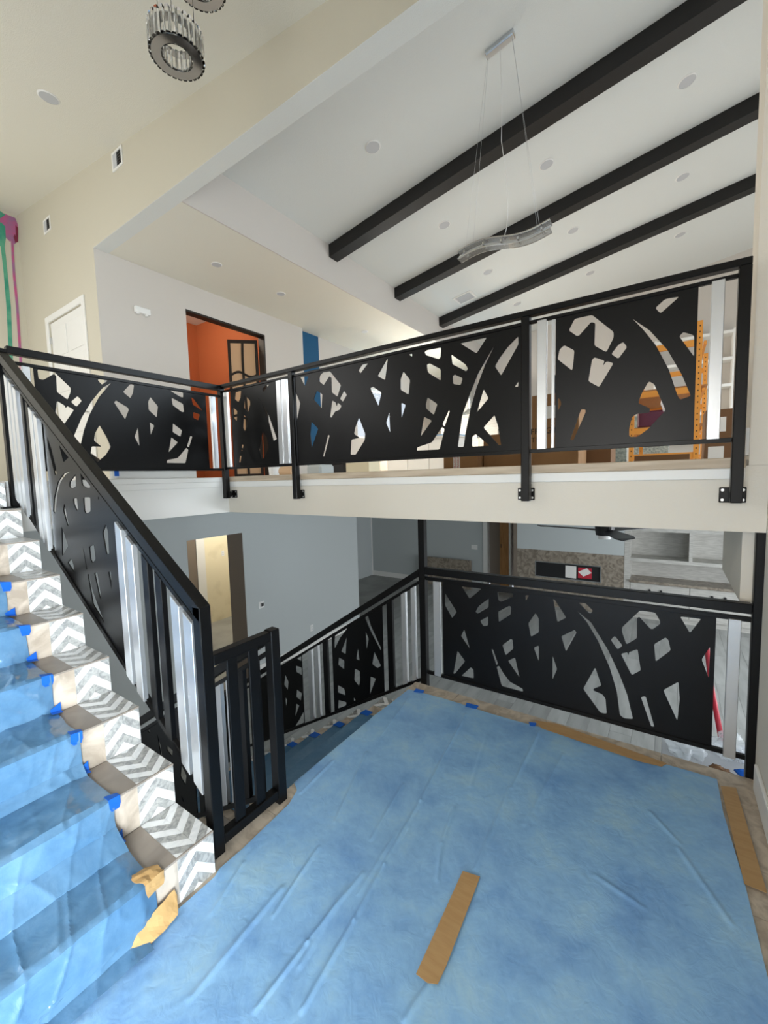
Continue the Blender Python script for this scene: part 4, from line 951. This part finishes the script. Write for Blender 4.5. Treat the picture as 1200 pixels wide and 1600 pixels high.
# ------------------------------------------------------------------ wave pendant in the great room
LP = empty('wave_pendant'); cx, cy, cz = -1.456, 4.335, VC(-1.456)
def tilt(px, py, pz): return (cx+px, cy+py, cz+px*.165+pz)
V = [tilt(a, b, e) for e in (-.035, -.001) for a, b in ((-.14, -.035), (.14, -.035), (.14, .035), (-.14, .035))]
obj('canopy', V, BOXF, M_CHROME, LP)
V = [tilt(a, b, e) for e in (-.048, -.035) for a, b in ((-.13, -.026), (.13, -.026), (.13, .026), (-.13, .026))]
obj('canopy_cap', V, BOXF, M_ALU, LP)
FX0, FX1, FZ = -1.90, -.975, 3.86
wz = lambda t: .035*math.sin(t*2*math.pi*1.0)
def ribbon(name, yc, hw, zo, th, mt, amp=1.0):
    V, F = [], []; N = 40
    for i in range(N+1):
        t = i/N; x = FX0+(FX1-FX0)*t; z = FZ+zo+amp*wz(t)+.0*t
        V += [(x, yc-hw, z-th), (x, yc+hw, z-th), (x, yc+hw, z+th), (x, yc-hw, z+th)]
    for i in range(N):
        k = 4*i
        for q in range(4): F.append((k+q, k+(q+1) % 4, k+4+(q+1) % 4, k+4+q))
    F += [(3, 2, 1, 0), (4*N, 4*N+1, 4*N+2, 4*N+3)]
    o_ = obj(name, V, F, mt, LP); bm = bmesh.new(); bm.from_mesh(o_.data); bmesh.ops.recalc_face_normals(bm, faces=bm.faces[:]); bm.to_mesh(o_.data); bm.free()
ribbon('glass_strip', cy, .052, .035, .004, M_CLEAR); ribbon('glass_strip', cy, .046, -.035, .004, M_CLEAR)
for s in (-1, 1):
    ribbon('side_rail', cy+s*.056, .004, .035, .006, M_CHROME); ribbon('side_rail', cy+s*.050, .004, -.035, .005, M_CHROME)
ribbon('lamp_rail', cy, .012, 0, .008, M_ALU)
for t in (.08, .30, .5, .68, .92):
    x = FX0+(FX1-FX0)*t; z = FZ+wz(t)
    box('bracket', x-.008, x+.008, cy-.055, cy+.055, z-.012, z+.012, M_CHROME, LP); cyl('lamp_capsule', (x+.02, cy, z-.03), .009, .03, M_PLASTIC_W, LP, 10)
for (tx, ty, t) in ((-.12, .02, .14), (-.12, -.02, .10), (.12, .02, .86), (.12, -.02, .90)):
    x = FX0+(FX1-FX0)*t; tube('cable', [tilt(tx, ty*.5, -.048), (x, cy+ty*2.4, FZ+wz(t)+.035)], .0012, M_ALU, LP, 5)
tube('power_cord', [tilt(0, 0, -.048), (cx+.02, cy, cz-.5), (cx+.012, cy, cz-.9), (cx+.06, cy+.005, cz-1.25), (cx+.075, cy, cz-1.6), (cx+.06, cy, FZ+.12), (cx+.03, cy, FZ+.03)], .0028, M_PLASTIC_W, LP, 6)
T(LP, 'long wave-shaped glass pendant hanging on wires from the sloped ceiling', 'pendant light')

# ------------------------------------------------------------------ upper floor: boxes, rack, kitchen
def carton(x0, x1, y0, y1, z0, z1, lb, mt=None, group=None, tape=True, flap=False):
    c = empty('cardboard_box'); mt = mt or M_CARD
    box('carton', x0, x1, y0, y1, z0, z1, mt, c, .004)
    if tape: xm = (x0+x1)/2; box('seam_tape', xm-.03, xm+.03, y0-.0008, y1+.0008, z1-.07, z1+.0008, M_PAPER if tape == 'white' else M_TAPEK, c)
    return T(c, lb, 'box', group)
pA = onY(828, 618, 4.0); pB = onY(868, 616, 4.0)
bx = carton(-1.06, -.66, 4.0, 4.42, UF, 2.255, 'tall brown cardboard box with shipping label and black FRAGILE print', tape=False)
box('shipping_label', -.985, -.845, 3.998, 4.0, 2.04, 2.15, M_PAPER, bx); box('seam_tape', -1.066, -1.06, 4.05, 4.13, UF, 2.255, M_PAPER, bx)
text('lettering', 'FRAGILE', .075, (-.93, 3.9985, 1.93), (1, 0, 0), (0, 0, 1), M_BLK, bx)
text('lettering', 'THIS', .062, (-1.0, 3.9985, 1.855), (1, 0, 0), (0, 0, 1), M_BLK, bx)
bx2 = carton(-.70, -.46, 4.5, 4.9, UF, 1.86, 'flat low brown carton standing beside the tall FRAGILE box', M_CARDD, tape=False)
x0, x1 = onY(693, 720, 4.3).x, onY(746, 720, 4.3).x
bx3 = carton(x0, x1, 4.3, 4.7, UF, 1.79, 'small brown carton wrapped with red-lettered white packing tape', tape=False)
xm = x0+.16; box('packing_tape', xm-.04, xm+.04, 4.2988, 4.3, UF, 1.79, M_PAPER, bx3); box('packing_tape', xm-.04, xm+.04, 4.2988, 4.7, 1.79, 1.7908, M_PAPER, bx3)
text('lettering', 'FRAGILE', .034, (xm-.018, 4.298, 1.69), (0, 0, 1), (-1, 0, 0), M_RED, bx3); text('lettering', 'FRAGILE', .034, (xm+.018, 4.298, 1.69), (0, 0, 1), (-1, 0, 0), M_RED, bx3)
carton(x1+.01, x1+.45, 4.45, 4.9, UF, 1.98, 'brown carton pushed between the small taped carton and the tall box', M_CARD)
carton(-.30, .16, 5.0, 5.4, UF, 1.70, 'crushed flat cardboard carton lying open on the floor before the rack', M_CARDD, tape=False)
bx4 = carton(.30, .58, 5.6, 6.1, UF, 2.16, 'brown carton with two white labels next to the orange rack', M_CARDD, tape=False)
box('shipping_label', .34, .47, 5.598, 5.6, 1.93, 2.08, M_PAPER, bx4); box('shipping_label', .33, .46, 5.598, 5.6, 1.64, 1.78, M_PAPER, bx4)
# orange rack
rk = empty('storage_rack'); RX0, RX1, RY0, RY1 = -.46, .285, 7.0, 9.0; RT = UF+1.88
for i, (x, y) in enumerate(((RX0, RY0), (RX1, RY0), (RX0+.02, RY1), (RX1+.17, RY1))):
    up = box('upright', x-.03, x+.03, y-.025, y+.025, UF, RT, M_RACK, rk)
    boxes('punched_holes', [(x-.006, x+.006, y-.0262, y-.0252, UF+.08+.075*k, UF+.098+.075*k) for k in range(24)], M_BLK, up)
for z in (UF+.16, UF+.52, UF+1.02, UF+1.62):
    for y in (RY0, RY1): box('beam', RX0-.03, RX1+(.03 if y == RY0 else .2), y-.02, y+.02, z-.05, z+.03, M_RACK, rk)
    for x in (RX0, RX1+.06): box('cross_brace', x-.015, x+.015, RY0, RY1, z-.04, z+.0, M_RACK, rk)
for z in (UF+.52, UF+1.02): box('shelf_board', RX0-.02, RX1+.1, RY0+.02, RY1-.02, z+.03, z+.048, M_WOODD, rk)
T(rk, 'orange steel storage rack with punched uprights standing on the upper floor', 'rack')
for k in range(5):
    T(box('timber_board', RX0+.03, RX1+.04, RY0+.1+.12*k, RY0+.20+.12*k, UF+1.0681, UF+1.0881+.02*(k % 3), M_WOODD), ['pale timber board stacked at the front of the rack shelf', 'second timber board on the rack shelf', 'middle timber board on the rack shelf', 'fourth timber board on the rack shelf', 'rear timber board on the rack shelf'][k], 'board', 'boards on the rack')
T(box('plastic_crate', -.40, -.02, 7.1, 7.5, UF+.5685, UF+.80, M_PLUM, bev=.02), 'dark plum plastic crate sitting on the low rack shelf', 'crate')
T(box('stone_slab', -.62, -.02, 9.4, 9.46, UF, UF+1.0, M_GRANITE, bev=.004), 'pale green granite slab standing behind the orange rack', 'slab')
T(box('stone_slab', -1.05, -.45, 6.1, 6.16, UF, UF+.34, M_GRANITE, bev=.004), 'low pale green granite offcut left of the orange rack', 'slab')
b_ = empty('polythene_bag'); bm = bmesh.new(); bmesh.ops.create_icosphere(bm, subdivisions=3, radius=1)
for v in bm.verts:
    n_ = 1+.25*noise.noise(v.co*2.3); v.co = Vector((v.co.x*.07*n_, v.co.y*.07*n_, v.co.z*.17*n_))+Vector((-.05, 6.895, UF+.90))
bm_obj('bag_skin', bm, M_POLY, b_, True); T(b_, 'crumpled clear polythene bag hanging at the rack shelf', 'bag')
# built-in shelves on the far wall
bs = empty('wall_shelving'); SX0, SX1 = -.35, 1.09
box('back_panel', SX0, SX1, 12.07, 12.1, UF, 4.50, M_WHITE, bs)
for x in (SX0, SX1-.04): box('side_panel', x, x+.04, 11.72, 12.07, UF, 4.50, M_TRIM, bs)
for k in range(6): z = 4.44-.555*k; box('shelf', SX0+.04, SX1-.04, 11.72, 12.07, z-.03, z+.03, M_TRIM, bs)
T(bs, 'tall pale built-in shelving on the far wall behind the orange rack', 'shelving')
# kitchen glimpses
isl = empty('kitchen_island'); box('cabinet_body', -6.0, -4.15, 9.0, 9.9, UF, 2.46, M_TRIM, isl)
for i in range(3): box('end_panel', -5.96+.60*i, -5.40+.60*i, 8.985, 9.0, UF+.1, 2.42, M_TRIM, isl, .004)
box('worktop', -6.05, -4.1, 8.95, 9.95, 2.46, 2.50, M_PAPER, isl)
T(isl, 'white kitchen island behind the gallery railing', 'kitchen island')
T(box('protective_film', -6.06, -4.09, 8.94, 9.96, 2.5005, 2.52, M_BLUE2), 'blue protective film lying over the white kitchen island top', 'plastic film')
kt = empty('tall_cabinet'); box('carcass', -5.7, -3.3, 11.5, 12.08, UF, 4.0, M_CAB, kt)
for i in range(4): dr = box('cabinet_door', -5.69+.6*i, -5.11+.6*i, 11.48, 11.5, UF+.1, 3.98, M_CAB, kt, .004); box('handle', -5.15+.6*i, -5.135+.6*i, 11.46, 11.48, 2.6, 2.8, M_CHROME, dr)
T(kt, 'run of tall washed oak kitchen cabinets along the far wall', 'cabinet')
hd = empty('range_hood'); cyl('duct', (-4.45, 10.9, 3.35), .13, 1.285, M_CHROME, hd, 24); cyl('canopy', (-4.45, 10.9, 3.15), .36, .2, M_CHROME, hd, 28, r2=.13)
T(hd, 'chrome round range hood hanging from the hall ceiling over the kitchen', 'range hood')
T(box('paint_box', onY(540, 715, 5.2).x, onY(576, 715, 5.2).x, 5.2, 5.5, UF, 1.86, M_FROST if False else M_CREAM, bev=.004), 'cream box standing on the upper floor behind the railing', 'box')
bk = empty('bucket'); q = onY(428, 730, 3.6); cyl('pail', (q.x, 3.6, UF), .06, .14, M_PLASTIC_W, bk, 20, r2=.07); cyl('rim', (q.x, 3.6, UF+.13), .074, .012, M_PLASTIC_W, bk, 20)
T(bk, 'small white bucket on the upper floor by the railing post', 'bucket')
q = onY(441, 733, 3.4); rl = empty('paper_roll'); cyl('roll', (q.x, 3.4, UF+.06), .06, .2, M_FROST, rl, 20, 'X'); cyl('roll_core', (q.x-.001, 3.4, UF+.06), .02, .202, M_CARDD, rl, 12, 'X'); T(rl, 'roll of tan paper lying next to the white bucket', 'roll')
x0, x1 = onY(505, 720, 5.4).x, onY(537, 720, 5.4).x
tb = empty('tool_case'); box('case_body', x0, x1, 5.4, 5.7, UF, 1.80, M_DARK, tb, .01); box('case_lid', x0-.005, x1+.005, 5.395, 5.705, 1.80, 1.83, M_DARK, tb, .006); T(tb, 'dark tool case on the upper floor next to the cream box', 'case')
x0, x1 = onY(477, 720, 4.2).x, onY(500, 720, 4.2).x
T(box('steel_drum', x0, x1, 4.2, 4.5, UF, 1.75, M_GREY, bev=.03), 'pale grey metal case standing behind the tall railing post', 'case')
x0 = onY(866, 640, 4.9).x
T(box('floor_lamp_box', x0-.02, x0+.06, 4.95, 5.0, UF+.0, 2.62, M_DARK, bev=.004), 'narrow dark upright panel standing behind the tall FRAGILE box', 'panel')
# things on the gallery beside the stairs
lg = box('trim_board', XA-.16, XA-.06, 1.62, 2.34, UF+.0005, UF+.085, M_TRIM, bev=.003); T(lg, 'long white trim board lying on the gallery floor', 'board')
bt = empty('spray_bottle'); q = onX(178, 735, -3.80); cyl('bottle_body', (-3.80, q.y, UF), .032, .13, M_PLASTIC_W, bt, 16, r2=.03); cyl('bottle_cap', (-3.80, q.y, UF+.13), .016, .03, M_DARK, bt, 12)
box('bottle_label', -3.769, -3.766, q.y-.012, q.y+.022, UF+.03, UF+.10, M_TAPEB, bt); T(bt, 'white bottle with blue label at the end of the trim board', 'bottle')
dk = empty('bag'); bm = bmesh.new(); bmesh.ops.create_icosphere(bm, subdivisions=3, radius=1)
for v in bm.verts: n_ = 1+.2*noise.noise(v.co*2); v.co = Vector((-4.0+v.co.x*.11*n_, 1.50+v.co.y*.10*n_, UF+.11+v.co.z*.12*n_)); v.co.z = max(v.co.z, UF+.001)
bm_obj('bag_body', bm, M_DARK, dk, True); T(dk, 'black sack slumped on the gallery floor behind the railing', 'bag')

# ------------------------------------------------------------------ lower level
fp = empty('fireplace')
FX = [-3.03, -2.605, -1.19, -.76]
boxes('marble_surround', [(-3.03, -2.605, 10.16, 10.5, LF, -.256), (-1.19, -.76, 10.16, 10.5, LF, -.256), (-2.605, -1.19, 10.16, 10.5, -.526, -.256), (-2.605, -1.19, 10.16, 10.5, LF, -.90)], M_MARB, fp)
boxes('firebox_frame', [(-2.605, -1.19, 10.155, 10.19, -.546, -.526), (-2.605, -1.19, 10.155, 10.19, -.90, -.88), (-2.605, -2.585, 10.155, 10.19, -.88, -.546), (-1.21, -1.19, 10.155, 10.19, -.88, -.546)], M_CHROME, fp)
box('firebox_glass', -2.585, -1.21, 10.18, 10.19, -.88, -.546, M_DARK, fp); box('firebox_back', -2.605, -1.19, 10.4, 10.5, -.90, -.526, M_DARK, fp)
box('sticker', -1.93, -1.70, 10.176, 10.18, -.86, -.58, M_PAPER, fp)
box('sticker', -1.66, -1.38, 10.176, 10.18, -.84, -.60, M_REDTOOL, fp)
w = [(-1.66, -.70), (-1.48, -.60), (-1.38, -.70), (-1.55, -.80)]; prism('sticker', w, 'Y', 10.174, 10.1765, M_PAPER, fp)
T(fp, 'long linear fireplace set in a brown marble surround on the lower level', 'fireplace')
cb = empty('wall_unit'); CX0, CX1, CY = -.755, 1.7, 10.17
box('back_panel', CX0, CX1, CY+.48, CY+.52, LF, 1.2, M_CAB, cb)
for x, t in ((CX0, .11), (.36, .06), (CX1-.06, .06)): box('upright', x, x+t, CY, CY+.48, LF if x < 0 or x > 1 else -.30, 1.2, M_CAB, cb)
for z, t in ((-.32, .07), (.32, .07), (.95, .07)): box('shelf', CX0+.11, CX1-.06, CY+.003, CY+.48, z-t/2, z+t/2, M_CAB, cb)
box('counter', CX0+.1, CX1-.06, CY-.05, CY+.48, -.80, -.75, M_MARB, cb)
box('cabinet_body', CX0+.11, CX1-.06, CY+.02, CY+.48, LF+.10, -.80, M_CAB, cb); box('plinth', CX0+.11, CX1-.06, CY+.06, CY+.48, LF, LF+.10, M_CAB, cb)
for i in range(2):
    xa = CX0+.12+1.03*i
    for z0, z1 in ((-1.13, -.815), (-1.47, -1.14)):
        dr = box('drawer', xa, xa+1.02, CY, CY+.02, z0, z1, M_CAB, cb, .004)
        for kx in (.35, .55): cyl('knob', (xa+kx, CY-.03, (z0+z1)/2+.03), .022, .03, M_DARK, dr, 12, 'Y')
T(cb, 'washed oak wall unit with open shelves and drawers beside the fireplace', 'wall unit')
T(box('stone_slab', -5.9, -4.42, 10.62, 10.66, LF, -.78, M_MARB, bev=.004), 'brown marble slab leaning upright in front of the far lower wall', 'slab')
# ceiling fan
fn = empty('ceiling_fan'); q = onY(945, 833, 4.9); hx, hy, hz = q.x, 4.9, q.z
cyl('canopy', (hx, hy, 1.18), .075, .058, M_DARK, fn, 20, r2=.08); cyl('downrod', (hx, hy, hz+.1), .013, 1.18-hz-.1, M_DARK, fn, 10)
cyl('motor', (hx, hy, hz-.02), .085, .12, M_DARK, fn, 24, r2=.10); cyl('light_kit', (hx, hy, hz-.06), .06, .04, M_PLASTIC_W, fn, 20)
for ang in (172, 52, 292):
    a = math.radians(ang); V = []
    for r, w_, dz in ((.09, .035, 0), (.20, .055, .004), (.60, .075, .008), (.70, .05, .008)):
        for s in (-1, 1):
            for t in (-.004, .004): V.append((hx+r*math.cos(a)-s*w_*math.sin(a), hy+r*math.sin(a)+s*w_*math.cos(a), hz+.03+dz+t+s*.012))
    F = []
    for i in range(3):
        k = 4*i
        for p_, q_ in ((0, 1), (1, 3), (3, 2), (2, 0)): F.append((k+p_, k+q_, k+4+q_, k+4+p_))
    F += [(0, 2, 3, 1), (12, 13, 15, 14)]
    o_ = obj('blade', V, F, M_DARK, fn); bm = bmesh.new(); bm.from_mesh(o_.data); bmesh.ops.recalc_face_normals(bm, faces=bm.faces[:]); bm.to_mesh(o_.data); bm.free()
T(fn, 'black ceiling fan hanging under the lower ceiling near the fireplace', 'ceiling fan')
carton(-.0, .85, 3.80, 4.5, LF, -.82, 'white storage carton standing on the lower floor past the landing railing', M_PLASTIC_G, tape=False)
# long red-handled tool leaning by the lower wall and plastic bags under the landing railing
tl = empty('shovel'); pA, pB = onZ(1128, 1158, LF+.05), onY(1105, 1010, 5.2)
p0 = onY(1128, 1160, 4.6); p1 = onY(1103, 1000, 5.6)
p0.z = max(p0.z, LF+.02)
tube('handle', [p0, (p0+p1)/2+Vector((-.02, 0, .03)), p1], .022, M_REDTOOL, tl, 10); tube('grip', [p1, p1+(p1-p0).normalized()*.12], .028, M_DARK, tl, 10)
T(tl, 'red-handled pole leaning in the room below the landing', 'tool')
def rag(name, c, sx, sy, sz, mt, lb, cat, seed):
    bm = bmesh.new(); bmesh.ops.create_icosphere(bm, subdivisions=4, radius=1)
    for v in bm.verts:
        n_ = 1+.5*noise.noise(v.co*1.9+Vector((seed, 0, 0)))+.25*noise.noise(v.co*5+Vector((0, seed, 0)))
        v.co = Vector((c[0]+v.co.x*sx*n_, c[1]+v.co.y*sy*n_, max(c[2]-sz*.98, c[2]+v.co.z*sz*n_)))
    T(bm_obj(name, bm, mt, None, True), lb, cat)

rag('polythene_bag', (.16, 4.12, -.74), .13, .15, .08, M_POLY, 'clear crumpled polythene bag lying on the white carton past the railing', 'bag', 1.0)
rag('polythene_bag', (.47, 4.25, -.73), .12, .12, .09, M_POLY, 'clear polythene bag behind the blue cloth on the white carton', 'bag', 4.0)
rag('cloth_bundle', (.60, 3.97, -.77), .11, .08, .05, M_TAPEB, 'crumpled bright blue cloth on the white carton past the railing', 'cloth', 7.0)
rag('cloth_bundle', (.38, 3.95, -.785), .07, .06, .035, M_CARDD, 'crumpled brown paper on the white carton past the railing', 'paper', 9.0)

# ------------------------------------------------------------------ lamps that are switched on behind the two doorways
def flush_lamp(name, c, power, col, lb):
    f_ = empty('flush_lamp'); cyl('base', (c[0], c[1], c[2]-.03), .16, .03, M_PLASTIC_W, f_, 24)
    g = mat('lamp_glow_'+name, (1, .9, .7, 1), .5, emit=(1, .85, .6, 1), estr=6.0); cyl('diffuser', (c[0], c[1], c[2]-.07), .13, .04, g, f_, 24, r2=.15)
    l = bpy.data.lights.new('lamp_'+name, 'POINT'); l.energy = power; l.color = col; l.shadow_soft_size = .15
    o_ = bpy.data.objects.new('lamp_'+name, l); COL.objects.link(o_); o_.location = (c[0], c[1], c[2]-.25); o_.parent = f_
    T(f_, lb, 'ceiling lamp')
flush_lamp('orange_room', (-8.0, 4.4, 5.24), 60, (1, .86, .70), 'round flush lamp on the ceiling of the orange room')
flush_lamp('cream_room', (-7.3, 5.6, 1.24), 55, (1, .95, .86), 'round flush lamp on the ceiling of the cream room')
